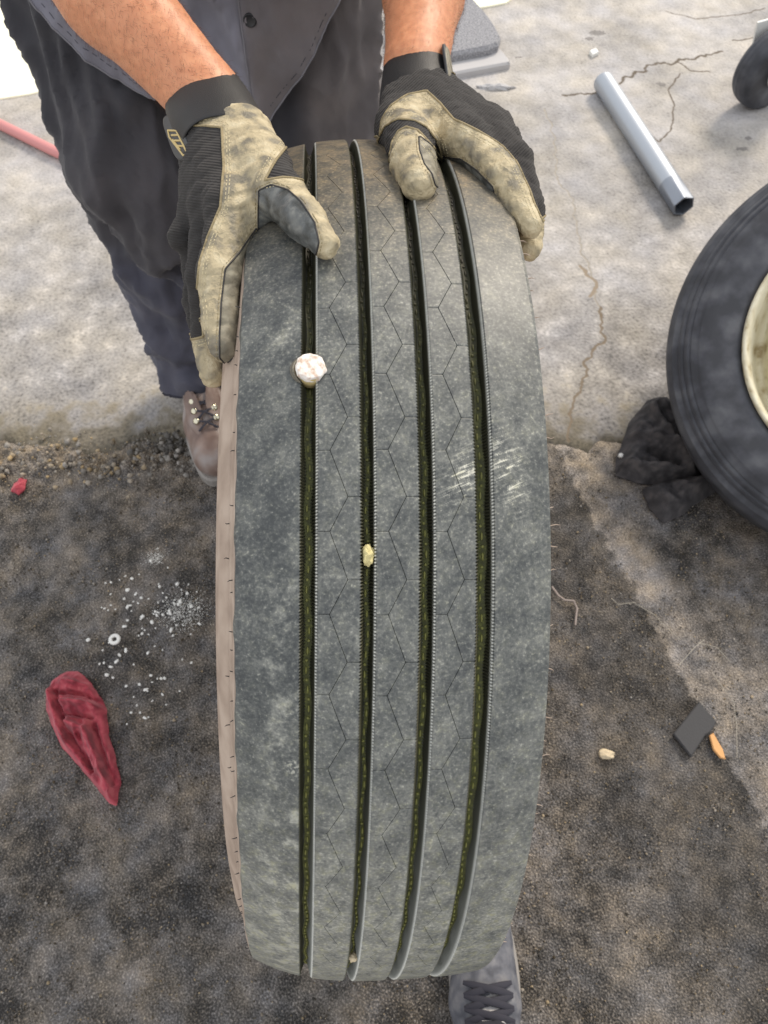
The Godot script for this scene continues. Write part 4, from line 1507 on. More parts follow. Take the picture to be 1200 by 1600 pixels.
	e1 = (Vector3(0.1263, 0.9838, -0.544) - Vector3(0.0389, 0.9672, -0.7553)).normalized()
	e3 = Vector3(-0.103, 0.593, 0.798).normalized()
	e1 = (e1 - e3 * e3.dot(e1)).normalized()
	e2 = e1.cross(e3)
	bones = [
		[Vector3(0.0433, 0.952, -0.7689), Vector3(0.0783, 0.9726, -0.6746), 0.026, 0.0215, 0.02],
		[Vector3(0.0505, 0.9477, -0.7814), Vector3(0.1006, 0.9593, -0.7116), 0.026, 0.0195, 0.02],
		[Vector3(0.0549, 0.9387, -0.7959), Vector3(0.113, 0.9448, -0.7365), 0.025, 0.018, 0.02],
		[Vector3(0.0524, 0.928, -0.8073), Vector3(0.1078, 0.9246, -0.7615), 0.024, 0.018, 0.02],
		[Vector3(0.0213, 0.9503, -0.766), Vector3(0.0168, 0.9541, -0.7225), 0.026, 0.024, 0.02],
		[Vector3(0.0783, 0.9726, -0.6746), Vector3(0.1087, 0.98, -0.6074), 0.0200, 0.0165, 0.012],
		[Vector3(0.1087, 0.98, -0.6074), Vector3(0.1202, 0.9815, -0.57), 0.0158, 0.0135, 0.006],
		[Vector3(0.1202, 0.9815, -0.57), Vector3(0.1272, 0.9816, -0.5442), 0.0135, 0.0105, 0.005],
		[Vector3(0.1006, 0.9593, -0.7116), Vector3(0.1246, 0.973, -0.6453), 0.0185, 0.0155, 0.010],
		[Vector3(0.1246, 0.973, -0.6453), Vector3(0.1324, 0.9673, -0.5854), 0.0145, 0.0128, 0.005],
		[Vector3(0.1324, 0.9673, -0.5854), Vector3(0.1311, 0.9539, -0.5482), 0.0125, 0.0108, 0.005],
		[Vector3(0.113, 0.9448, -0.7365), Vector3(0.1201, 0.9564, -0.6965), 0.0180, 0.0165, 0.010],
		[Vector3(0.1201, 0.9564, -0.6965), Vector3(0.1321, 0.9421, -0.6217), 0.0145, 0.012, 0.005],
		[Vector3(0.1078, 0.9246, -0.7615), Vector3(0.1304, 0.9204, -0.7141), 0.015, 0.012, 0.008],
		[Vector3(0.1304, 0.9204, -0.7141), Vector3(0.1367, 0.9186, -0.6611), 0.012, 0.010, 0.005],
		[Vector3(0.0174, 0.9541, -0.7225), Vector3(0.0242, 0.9764, -0.6672), 0.0235, 0.0225, 0.014],
		[Vector3(0.0242, 0.9764, -0.6672), Vector3(0.0265, 0.9891, -0.6172), 0.0220, 0.0205, 0.006],
		[Vector3(0.0265, 0.9891, -0.6172), Vector3(0.0304, 0.9988, -0.5779), 0.0198, 0.0160, 0.006],
		[Vector3(0.0458, 0.9555, -0.7049), Vector3(0.066, 0.9586, -0.6903), 0.016, 0.016, 0.014],
	]
	knit = [
		[Vector3(0.0409, 0.9705, -0.7609), Vector3(0.0577, 0.9681, -0.7367), Vector3(0.0686, 0.9726, -0.7046), Vector3(0.0881, 0.98, -0.6774), Vector3(0.1093, 0.9856, -0.6471), Vector3(0.1182, 0.986, -0.6279), Vector3(0.1256, 0.9883, -0.5918), Vector3(0.1304, 0.9854, -0.5667), Vector3(0.1366, 0.9784, -0.5546), Vector3(0.1584, 0.9787, -0.5752), Vector3(0.1539, 0.9818, -0.7006), Vector3(0.092, 0.9744, -0.7877), Vector3(0.0447, 0.9718, -0.7832)],
		[Vector3(-0.02, 0.9786, -0.815), Vector3(0.0799, 0.9786, -0.815), Vector3(0.0657, 0.9678, -0.7764), Vector3(0.0444, 0.9656, -0.7624), Vector3(0.0261, 0.9636, -0.759), Vector3(0.0097, 0.9607, -0.744), Vector3(0, 0.9604, -0.7234), Vector3(-0.0038, 0.9595, -0.702), Vector3(-0.019, 0.9595, -0.702)],
		[Vector3(-0.0087, 0.9639, -0.6895), Vector3(0.0025, 0.9698, -0.6998), Vector3(0.0172, 0.9787, -0.6952), Vector3(0.031, 0.9843, -0.6848), Vector3(0.0413, 0.9815, -0.68), Vector3(0.0515, 0.9802, -0.6578), Vector3(0.0532, 0.9806, -0.6384), Vector3(0.0413, 0.9877, -0.6507), Vector3(0.0325, 0.9924, -0.6589), Vector3(0.0213, 0.9942, -0.6619), Vector3(0.0142, 0.9924, -0.6589), Vector3(0.0089, 0.9877, -0.6507), Vector3(0.0052, 0.9866, -0.6289), Vector3(0, 0.9805, -0.6183), Vector3(-0.0096, 0.9745, -0.6479)],
	]
	patch = [Vector3(0.0524, 0.9878, -0.6309), Vector3(0.0699, 0.9863, -0.6284), Vector3(0.0832, 0.9875, -0.6105), Vector3(0.0962, 0.9866, -0.5889), Vector3(0.0992, 0.9859, -0.5677), Vector3(0.086, 0.9815, -0.5801), Vector3(0.0735, 0.9801, -0.5975), Vector3(0.0524, 0.9805, -0.6183)]
	suede = [Vector3(0.0316, 1.003, -0.6373), Vector3(0.0388, 1.0033, -0.6278), Vector3(0.052, 1.0008, -0.6134), Vector3(0.0535, 0.9999, -0.5918), Vector3(0.0483, 0.9986, -0.5697), Vector3(0.0436, 1.0035, -0.5682), Vector3(0.0417, 1.0052, -0.5811), Vector3(0.0354, 1.0064, -0.5931), Vector3(0.032, 1.0056, -0.6118)]
	cuffp = [Vector3(0.0364, 0.9484, -0.7526), Vector3(0.0333, 0.9525, -0.8398), (Vector3(0.0741, 0.955, -0.7641) - Vector3(-0.0046, 0.9477, -0.7515)) * 0.5, (Vector3(0.0681, 0.9546, -0.8434) - Vector3(0, 0.9477, -0.8314)) * 0.5, 0.76]
	make_glove(w, sh, "left_glove", bones, e1, e2, knit, patch, suede, cuffp, 421)
	# closing tabs on the cuffs
	var gr: Node3D = w.get_node("right_glove")
	var tx: Vector3 = (Vector3(-0.1794, 0.9852, -0.6264) - Vector3(-0.2015, 0.9903, -0.6853)) * 0.5
	var ty: Vector3 = Vector3(-0.004, -0.010, -0.012)
	var tc: Vector3 = Vector3(-0.1905, 0.9906, -0.6538)
	plate(tc, tx, Vector3(-0.1829, 0.9962, -0.6455) - Vector3(-0.1937, 0.9873, -0.654), 0.0035, M.tab, "closing_tab", gr)
	ty = (Vector3(-0.1829, 0.9962, -0.6455) - Vector3(-0.1937, 0.9873, -0.654))
	var tn := tx.cross(ty).normalized()
	if tn.dot(Vector3(0.1, 0.6, 0.7)) < 0: tn = -tn
	var lines := [[-0.35, -0.7, -0.05, -0.85], [-0.05, -0.85, 0.85, 0.1], [-0.35, -0.7, -0.2, 0.4], [-0.2, 0.4, 0.85, 0.75], [0.85, 0.1, 0.85, 0.75], [-0.1, -0.45, 0.0, 0.45], [0.15, -0.35, 0.25, 0.5], [0.4, -0.2, 0.5, 0.6], [0.1, -0.5, 0.6, 0.0]]
	var st := SurfaceTool.new()
	st.begin(Mesh.PRIMITIVE_TRIANGLES)
	for l in lines:
		st.append_from(tube(PackedVector3Array([tc + tx * l[0] + ty * l[1] * 0.8 + tn * 0.002, tc + tx * l[2] + ty * l[3] * 0.8 + tn * 0.002]), 0.0009, 6), 0, Transform3D.IDENTITY)
	mi(st.commit(), M.gold, "emblem", gr)
	var gl: Node3D = w.get_node("left_glove")
	plate(Vector3(0.067, 0.9664, -0.8039), (Vector3(0.0705, 0.9566, -0.777) - Vector3(0.0641, 0.9707, -0.8413)) * 0.5, Vector3(0.0035, -0.012, -0.016), 0.004, M.tab, "closing_tab", gl)
	plate(Vector3(0.0681, 0.9681, -0.8009), (Vector3(0.0705, 0.9573, -0.7781) - Vector3(0.0648, 0.97, -0.8401)) * 0.48, Vector3(0.0035, -0.010, -0.015), 0.0035, M.suede, "tab_edge", gl)

func make_boot(w: Node3D, sh: Vector3, heel: Vector3, toe: Vector3) -> void:
	var d := (toe - heel).normalized()
	var x := d.cross(Vector3.UP).normalized()
	var b := Node3D.new()
	put(b, "boot", w)
	b.transform = Transform3D(Basis(x, Vector3.UP, -d), heel + sh)
	if Basis(x, Vector3.UP, -d).determinant() < 0: b.transform.basis = Basis(-x, Vector3.UP, -d)
	var ln := heel.distance_to(toe)
	var bones := [
		[Vector3(0, 0.06, 0.0), Vector3(0, 0.15, 0.0), 0.044, 0.046, 0.02],
		[Vector3(0, 0.055, 0.0), Vector3(0, 0.058, -0.12), 0.040, 0.044, 0.03],
		[Vector3(0.008, 0.05, -0.15), Vector3(0.004, 0.046, -ln + 0.055), 0.046, 0.043, 0.03],
		[Vector3(-0.010, 0.046, -0.17), Vector3(-0.006, 0.044, -ln + 0.06), 0.043, 0.040, 0.03],
		[Vector3(0, 0.11, -0.03), Vector3(0, 0.075, -0.13), 0.040, 0.034, 0.03],
	]
	var net := nets(bones, 0.006)
	var V: PackedVector3Array = net[0]
	for i in V.size(): V[i].y = maxf(V[i].y, 0.020)
	var crs := noise(26.0, 2, 331)
	V = displace(V, net[1], func(p: Vector3, n: Vector3) -> float: return 0.002 * crs.get_noise_3dv(p) if n.y > 0.0 else 0.0)
	mi(smooth(V, net[1]), M.boot, "upper", b)
	var pl := PackedVector2Array()
	for i in 40:
		var a := TAU * i / 40.0
		var f := 0.5 + 0.5 * cos(a)      # 1 at the heel
		var z := lerpf(-ln + 0.004, 0.048, f)
		var wd := lerpf(0.060, 0.045, smoothstep(0.35, 0.8, f))
		pl.append(Vector2(wd * signf(sin(a)) * pow(absf(sin(a)), 0.55), z))
	mi(slab(pl, 0.0, 0.026, 0.004), M.sole, "sole", b)
	var seam := PackedVector3Array()
	for i in 15:
		var a := lerpf(-1.35, 1.35, i / 14.0)
		seam.append(Vector3(0.052 * sin(a), 0.034 + 0.058 * cos(a), -ln + 0.088 - 0.012 * cos(a)))
	mi(tube(seam, 0.0022, 6), M.sole, "toe_seam", b)
	for s in [-1, 1]:
		var flap := lump(Vector3(0.020, 0.004, 0.052), 0.25, 70 + s, 10)
		var o := mi(flap, M.boot, "eyelet_flap", b, Vector3(0.024 * s, top_at(V, 0.024 * s, -0.142) - 0.001, -0.142))
		o.rotation = Vector3(-0.42, 0, -0.55 * s)
		for k in 3:
			var e := mi(lathe([Vector2(0.0, 0.005), Vector2(0.004, 0.0055), Vector2(0.0072, 0.004), Vector2(0.0078, 0.0)], 14), M.eyelet, "eyelet", b, Vector3(0.021 * s, top_at(V, 0.021 * s, -0.122 - 0.022 * k) + 0.0015, -0.122 - 0.022 * k))
			e.rotation = Vector3(-0.42, 0, -0.5 * s)
	for k in 3:
		for s in [-1, 1]:
			var z0 := -0.122 - 0.022 * k
			mi(tube(PackedVector3Array([Vector3(-0.021 * s, top_at(V, -0.021 * s, z0) + 0.004, z0), Vector3(0, top_at(V, 0, z0 - 0.011) + 0.007, z0 - 0.011), Vector3(0.021 * s, top_at(V, 0.021 * s, z0 - 0.022) + 0.004, z0 - 0.022)]), 0.0028, 6, 0.6), M.lace, "lace", b)

func make_bystander() -> void:
	var base := Vector3(0.150, 0, 0.128)
	var w := thing("person", "second person standing close to the tyre, only a grey laced shoe in view", "person", base)
	var toe := Vector3(0.172, 0, -0.075) - base
	var up := Vector3.UP
	# leg and trouser
	var net := nets([[Vector3(0.0, 0.06, 0.0), Vector3(0.0, 0.12, 0.03), 0.035, 0.04, 0.02], [Vector3(0, 0.12, 0.03), Vector3(-0.01, 0.48, 0.10), 0.04, 0.055, 0.02]], 0.01)
	mi(smooth(net[0], net[1]), M.skin, "body", w)
	net = nets([[Vector3(0.0, 0.10, 0.015), Vector3(-0.01, 0.50, 0.10), 0.060, 0.085, 0.02]], 0.008)
	var V: PackedVector3Array = net[0]
	var fold := noise(9.0, 3, 341, FastNoiseLite.TYPE_SIMPLEX_SMOOTH, FastNoiseLite.FRACTAL_RIDGED)
	V = displace(V, net[1], func(p: Vector3, n: Vector3) -> float: return 0.008 * fold.get_noise_3d(p.x, p.y * 0.6, p.z))
	var gh := PackedFloat32Array()
	gh.resize(V.size())
	for i in V.size(): gh[i] = 0.082 - V[i].y
	var cut := split(V, normals(V, net[1]), net[1], gh)
	mi(am(cut[0][0], cut[0][2], cut[0][1]), M.lace, "trouser_leg", w)
	# shoe, toe towards -z
	var b := Node3D.new()
	put(b, "shoe", w)
	b.position = Vector3(0.004, 0, 0)
	var bones := [
		[Vector3(0, 0.055, 0.05), Vector3(0, 0.085, 0.04), 0.036, 0.038, 0.02],
		[Vector3(0, 0.05, 0.06), Vector3(0.0, 0.05, -0.06), 0.036, 0.042, 0.03],
		[Vector3(0.010, 0.045, -0.07), Vector3(0.012, 0.036, -0.165), 0.041, 0.036, 0.03],
		[Vector3(-0.012, 0.043, -0.07), Vector3(-0.004, 0.035, -0.175), 0.040, 0.033, 0.03],
		[Vector3(0, 0.085, 0.02), Vector3(0.002, 0.058, -0.10), 0.030, 0.026, 0.03],
	]
	net = nets(bones, 0.0045)
	V = net[0]
	for i in V.size(): V[i].y = maxf(V[i].y, 0.018)
	var crs := noise(40.0, 2, 342)
	V = displace(V, net[1], func(p: Vector3, n: Vector3) -> float: return 0.0012 * crs.get_noise_3dv(p) if n.y > 0.0 else 0.0)
	mi(smooth(V, net[1]), M.shoe, "upper", b)
	var pl := PackedVector2Array()
	for i in 44:
		var a := TAU * i / 44.0
		var f := 0.5 + 0.5 * cos(a)
		var z := lerpf(-0.214, 0.100, f)
		var wd := lerpf(0.056, 0.040, smoothstep(0.35, 0.8, f))
		pl.append(Vector2(0.004 + wd * signf(sin(a)) * pow(absf(sin(a)), 0.55), z))
	mi(slab(pl, 0.0, 0.028, 0.005), M.sole, "sole", b)
	mi(lump(Vector3(0.020, 0.006, 0.060), 0.15, 81, 12), M.slab_grey, "tongue", b, Vector3(0.002, top_at(V, 0.0, -0.045) + 0.001, -0.045)).rotation.x = -0.30
	for s in [-1, 1]:
		var st := mi(tube(PackedVector3Array([Vector3(0.030 * s, 0.094, 0.02), Vector3(0.030 * s, 0.088, -0.04), Vector3(0.030 * s, 0.079, -0.085), Vector3(0.018 * s, 0.078, -0.110)]), [0.006, 0.006, 0.006, 0.004], 8, 0.6), M.shoe, "eyestay", b)
	for k in 5:
		for s in [-1, 1]:
			var z := -0.094 + 0.0165 * k
			var q := PackedVector3Array()
			for w5 in [[-0.036, 0.0, 0.001], [-0.022, 0.003, 0.005], [0.0, 0.007, 0.0075 + 0.0015 * s], [0.022, 0.012, 0.006], [0.036, 0.0155, 0.001]]:
				q.append(Vector3(w5[0] * s, top_at(V, w5[0] * s, z + w5[1]) + w5[2], z + w5[1]))
			mi(tube(q, [0.003, 0.005, 0.0052, 0.005, 0.003], 8, 0.35), M.lace, "lace", b)

# ------------------------------------------------------------------ other things lying about
func ground_poly(list: Array, about: Vector3) -> PackedVector2Array:
	var o := PackedVector2Array()
	for p in list: o.append(Vector2(p.x - about.x, p.z - about.z))
	return o

func cloth(outline: PackedVector2Array, high: float, seed_: int, freq: float, cell := 0.0035, stretch := Vector2(1, 1), turn := 0.0, folds := []) -> ArrayMesh:
	# a crumpled cloth lying on the ground, outline in metres
	var nz := noise(freq, 3, seed_, FastNoiseLite.TYPE_SIMPLEX_SMOOTH, FastNoiseLite.FRACTAL_RIDGED)
	var n2 := noise(freq * 0.5, 2, seed_ + 1)
	var lo := Vector2.INF
	var hi := -Vector2.INF
	for p in outline:
		lo = lo.min(p)
		hi = hi.max(p)
	lo -= Vector2.ONE * cell * 2
	var nx := int((hi.x - lo.x) / cell) + 4
	var nzc := int((hi.y - lo.y) / cell) + 4
	var v := PackedVector3Array()
	var g := PackedFloat32Array()
	for r in nzc:
		for c in nx:
			var p := lo + Vector2(c, r) * cell
			var sd := poly_sd(p, outline) + 0.003 * n2.get_noise_2d(p.x * 3.0, p.y * 3.0)
			var q := p.rotated(-turn) * stretch
			var e := clampf(-sd / (high * 0.9), 0.0, 1.0)
			var y := high * (sqrt(e) * (0.30 + 0.30 * n2.get_noise_2d(q.x, q.y)) + 0.75 * minf(1.0, e * 1.6) * (0.45 + 0.55 * nz.get_noise_2d(q.x, q.y)))
			for f in folds:
				var dmin := INF
				for k in f[0].size() - 1:
					var e0: Vector2 = f[0][k + 1] - f[0][k]
					var w0: Vector2 = p - f[0][k]
					dmin = minf(dmin, (w0 - e0 * clampf(w0.dot(e0) / e0.length_squared(), 0.0, 1.0)).length())
				dmin += 0.0012 * n2.get_noise_2d(p.x * 9.0, p.y * 9.0)
				y += 1.3 * f[2] * exp(-pow(dmin / f[1], 2.0)) * minf(1.0, e * 2.0)
			v.append(Vector3(p.x, maxf(y, 0.0) + 0.001, p.y))
			g.append(sd)
	var idx := grid_idx(nzc, nx, false)
	var cut := split(v, normals(v, idx), idx, g)
	# a skirt down to the ground closes the edge
	var V: PackedVector3Array = cut[0][0]
	var N: PackedVector3Array = cut[0][1]
	var I: PackedInt32Array = cut[0][2]
	for s in cut[2]:
		var a: Vector3 = s[0]
		var b: Vector3 = s[2]
		var mid := (a + b) * 0.5
		var out := Vector3((b - a).z, 0, -(b - a).x).normalized()
		if poly_sd(Vector2(mid.x + out.x * 0.004, mid.z + out.z * 0.004), outline) < poly_sd(Vector2(mid.x, mid.z), outline): out = -out
		var k := V.size()
		for p in [a, b, Vector3(b.x, -0.006, b.z) - out * 0.003, Vector3(a.x, -0.006, a.z) - out * 0.003]:
			V.append(p)
			N.append(out)
		if (V[k + 2] - V[k]).cross(V[k + 1] - V[k]).dot(out) > 0: I.append_array(PackedInt32Array([k, k + 1, k + 2, k, k + 2, k + 3]))
		else: I.append_array(PackedInt32Array([k, k + 2, k + 1, k, k + 3, k + 2]))
	return am(V, I, N)

func make_clutter() -> void:
	# --- wheel leaning at the right, lying on a second tyre
	var wn := Vector3(-0.5, 1.0, 0.5).normalized()
	var wc := Vector3(0.956, 0.363, -0.981)
	var wx := Vector3(0, 0, 1).cross(wn).normalized()
	var wheel := thing("rimmed_wheel", "dark tyre on a cream painted steel rim, lying tilted at the right edge", "wheel")
	wheel.transform = Transform3D(Basis(wx, wn, wx.cross(wn)), wc)
	var R := 0.388
	var prof := [Vector2(0.272, -0.012), Vector2(0.277, 0.004), Vector2(0.284, 0.010), Vector2(0.300, 0.012), Vector2(0.318, 0.0125), Vector2(0.320, 0.0135), Vector2(0.336, 0.0125), Vector2(0.3375, 0.0085), Vector2(0.348, 0.0085), Vector2(0.3495, 0.0045), Vector2(0.352, 0.0045), Vector2(0.3535, 0.0065), Vector2(0.358, 0.0035), Vector2(0.3595, -0.0015), Vector2(0.362, -0.001), Vector2(0.3635, 0.001), Vector2(0.3675, -0.004), Vector2(0.369, -0.009), Vector2(0.377, -0.007), Vector2(0.3785, -0.012), Vector2(0.384, -0.017), Vector2(0.3875, -0.027), Vector2(R, -0.045), Vector2(R, -0.15), Vector2(0.386, -0.196), Vector2(0.34, -0.214), Vector2(0.29, -0.214), Vector2(0.262, -0.19), Vector2(0.262, -0.10)]
	for i in prof.size(): prof[i].x = lerpf(0.266, 0.414, (prof[i].x - 0.272) / 0.116)
	mi(lathe(prof, 160, true), M.tyre_blue, "tyre", wheel)
	var rp := [Vector2(0.272, -0.02), Vector2(0.2745, 0.008), Vector2(0.272, 0.0145), Vector2(0.266, 0.0145), Vector2(0.262, 0.008), Vector2(0.259, -0.006), Vector2(0.255, -0.036), Vector2(0.249, -0.066), Vector2(0.242, -0.074), Vector2(0.234, -0.074), Vector2(0.228, -0.062), Vector2(0.224, -0.034), Vector2(0.217, -0.026), Vector2(0.19, -0.020), Vector2(0.16, -0.030), Vector2(0.12, -0.034), Vector2(0.085, -0.034), Vector2(0.07, -0.045), Vector2(0.07, -0.12), Vector2(0.215, -0.13), Vector2(0.262, -0.16)]
	for i in rp.size(): rp[i].x *= 0.985
	var rim := mi(lathe(rp, 120, false), M.rim, "rim", wheel)
	for k in 6:
		var a := TAU * k / 6.0
		mi(lathe([Vector2(0.0, 0.018), Vector2(0.009, 0.017), Vector2(0.012, 0.012), Vector2(0.012, 0.0), Vector2(0.0, 0.0)], 6), M.zinc, "wheel_nut", rim, Vector3(0.105 * cos(a), -0.036, 0.105 * sin(a)))
	var under := mi(lathe([Vector2(0.2, 0.0), Vector2(0.2, 0.195), Vector2(0.25, 0.205), Vector2(0.33, 0.19), Vector2(0.36, 0.15), Vector2(0.36, 0.04), Vector2(0.33, 0.0)], 80, true), M.tyre_blue, "bare_tyre", self, Vector3(1.37, 0.0, -1.37))
	tag(under, "dark bare tyre flat on the floor, lowest under the cream rimmed wheel", "tyre")
	var upper_tyre: MeshInstance3D = under.duplicate()
	put(upper_tyre, "bare_tyre", self)
	upper_tyre.position.y = 0.205
	tag(upper_tyre, "dark bare tyre on top of another, propping up the cream rimmed wheel", "tyre")
	# --- galvanised pipe
	var p0: Vector3 = Vector3(0.6798, -0, -2.3547)
	var p1: Vector3 = Vector3(0.8167, 0, -1.7697)
	var pr := 0.031
	p0.y = pr
	p1.y = pr + 0.002
	var pd := (p1 - p0).normalized()
	var pipe := thing("steel_pipe", "galvanised steel pipe lying on the cracked concrete", "pipe", p0)
	pipe.basis = Basis(Quaternion(Vector3.UP, pd))
	var pl := p0.distance_to(p1)
	mi(lathe([Vector2(0.0265, 0.06), Vector2(0.0265, 0.004), Vector2(0.028, 0.0), Vector2(0.030, 0.002), Vector2(pr, 0.006), Vector2(pr, pl * 0.2), Vector2(pr, pl * 0.4), Vector2(pr, pl * 0.6), Vector2(pr, pl * 0.8), Vector2(pr, pl - 0.095), Vector2(pr - 0.0004, pl - 0.09)], 40), M.zinc, "tube", pipe)
	# the crimped end
	var v := PackedVector3Array()
	var ends := [[pl - 0.092, 0.0], [pl - 0.07, 0.35], [pl - 0.045, 0.8], [pl - 0.02, 1.0], [pl, 1.05], [pl, 0.9], [pl - 0.10, 0.7]]
	for e in ends.size():
		for s in 49:
			var a := TAU * s / 48.0
			var hexr := cos(PI / 6.0) / cos(fposmod(a, PI / 3.0) - PI / 6.0)
			var rr: float = lerpf(pr, pr * 1.02 * hexr, ends[e][1])
			if e > 4: rr *= 0.86
			v.append(Vector3(rr * cos(a), ends[e][0], rr * sin(a)))
	var idx := grid_idx(ends.size(), 49, true)
	mi(smooth(v, idx), M.zinc_dark, "crimped_end", pipe)
	# --- caster wheel at the upper right
	var cc: Vector3 = Vector3(1.1495, 0, -2.2844)
	var caster := thing("caster_wheel", "black rubber wheel with a pale bracket at the upper right corner", "wheel", cc)
	caster.basis = Basis(Vector3.UP, -1.15).scaled(Vector3.ONE * 1.12)
	var cw := mi(lathe([Vector2(0.03, -0.034), Vector2(0.085, -0.034), Vector2(0.096, -0.028), Vector2(0.100, -0.018), Vector2(0.098, -0.016), Vector2(0.101, -0.013), Vector2(0.102, -0.003), Vector2(0.0995, 0.0), Vector2(0.102, 0.003), Vector2(0.101, 0.013), Vector2(0.098, 0.016), Vector2(0.100, 0.018), Vector2(0.096, 0.028), Vector2(0.085, 0.034), Vector2(0.03, 0.034)], 64, true), M.tyre_blue, "tyre", caster, Vector3(0, 0.102, 0))
	cw.rotation.z = -PI / 2
	var hub := mi(lathe([Vector2(0.0, 0.05), Vector2(0.02, 0.05), Vector2(0.024, 0.044), Vector2(0.03, 0.040), Vector2(0.035, 0.036), Vector2(0.035, -0.036), Vector2(0.0, -0.05)], 32), M.white, "hub", caster, Vector3(0, 0.102, 0))
	hub.rotation.z = -PI / 2
	for s in [-1, 1]:
		var pb := PackedVector2Array([Vector2(-0.03, 0.0), Vector2(0.03, 0.0), Vector2(0.06, 0.12), Vector2(-0.06, 0.12)])
		var br := mi(slab(pb, -0.0025, 0.0025, 0.001), M.white, "bracket", caster, Vector3(0.05 * s, 0.085, 0))
		br.rotation = Vector3(-PI / 2, PI / 2, 0)
		br.basis = Basis(Vector3(0, 0, 1), Vector3(1, 0, 0), Vector3(0, 1, 0))
	# --- grey mat on a slab behind the right arm
	var mp: Vector3 = Vector3(0.2505, 0, -2.5379)
	var padl := [Vector3(0.022, 0, -2.8159), Vector3(0.2704, 0, -2.8487), Vector3(0.3035, 0, -2.8077), Vector3(0.3379, 0, -2.7277), Vector3(0.3628, 0, -2.6501), Vector3(0.3785, 0, -2.5748), Vector3(0.3668, 0, -2.5306), Vector3(0.332, 0, -2.5088), Vector3(0.2184, 0, -2.4729), Vector3(0.0205, 0, -2.4446)]
	var pad := mi(slab(ground_poly(padl, mp), 0.022, 0.050, 0.010), M.mat_grey, "floor_mat", self, mp)
	tag(pad, "grey pile floor mat with a rounded corner behind the right forearm", "mat")
	var sll := [Vector3(0.0131, 0, -2.7674), Vector3(0.3414, 0, -2.6501), Vector3(0.3984, 0, -2.5088), Vector3(0.4038, 0, -2.4729), Vector3(0.2241, 0, -2.4166), Vector3(0.0122, 0, -2.3889)]
	tag(mi(slab(ground_poly(sll, mp), -0.004, 0.0215, 0.006), M.slab_grey, "base_slab", self, mp), "pale grey slab under the pile floor mat", "slab")
	# --- sunlit floor at the top, the sunlight painted in as cream slabs
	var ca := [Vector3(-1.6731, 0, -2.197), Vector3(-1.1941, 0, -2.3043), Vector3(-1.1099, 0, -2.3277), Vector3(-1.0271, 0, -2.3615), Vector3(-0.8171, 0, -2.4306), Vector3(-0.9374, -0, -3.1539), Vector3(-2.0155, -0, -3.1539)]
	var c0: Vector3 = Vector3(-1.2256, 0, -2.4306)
	tag(mi(slab(ground_poly(ca, c0), -0.01, 0.006, 0.002), M.cream, "sunlit_patch", self, c0), "sunlit patch of floor painted in as a pale slab in the upper left corner", "sunlit_floor")
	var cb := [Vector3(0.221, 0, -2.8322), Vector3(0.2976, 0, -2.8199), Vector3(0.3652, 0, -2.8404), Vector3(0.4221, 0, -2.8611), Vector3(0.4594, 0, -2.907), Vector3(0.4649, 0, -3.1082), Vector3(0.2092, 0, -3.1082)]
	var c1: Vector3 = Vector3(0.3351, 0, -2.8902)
	tag(mi(slab(ground_poly(cb, c1), -0.01, 0.006, 0.002), M.cream, "sunlit_patch", self, c1), "sunlit patch of floor painted in as a pale slab above the grey mat", "sunlit_floor")
	# --- red hose
	var h0: Vector3 = Vector3(-1.4399, 0, -2.3277)
	var h1: Vector3 = Vector3(-1.1594, 0, -2.1655)
	var h2: Vector3 = Vector3(-0.9678, 0, -2.0374)
	var h3: Vector3 = Vector3(-0.6078, 0, -1.8175)
	var pts := PackedVector3Array()
	for q in [h0, h1, h2, h3]: pts.append(Vector3(q.x, 0.015, q.z))
	tag(mi(tube(pts, 0.0155, 16), M.hose, "air_hose", self), "pale red rubber hose on the floor behind the dark trouser leg", "hose")
	# --- red cloth
	var rc: Vector3 = Vector3(-0.5593, 0, -0.3508)
	var rl := [Vector3(-0.6388, 0, -0.4285), Vector3(-0.6323, 0, -0.4545), Vector3(-0.6079, 0, -0.4722), Vector3(-0.5872, 0, -0.4734), Vector3(-0.5545, 0, -0.4496), Vector3(-0.5301, 0, -0.4163), Vector3(-0.5172, 0, -0.3981), Vector3(-0.5063, 0, -0.3508), Vector3(-0.4885, 0, -0.3163), Vector3(-0.4683, 0, -0.2661), Vector3(-0.4713, 0, -0.2304), Vector3(-0.4833, 0, -0.2347), Vector3(-0.5134, 0, -0.2628), Vector3(-0.5442, 0, -0.2915), Vector3(-0.584, 0, -0.3277), Vector3(-0.6101, 0, -0.3625), Vector3(-0.6316, 0, -0.3957)]
	var rf := []
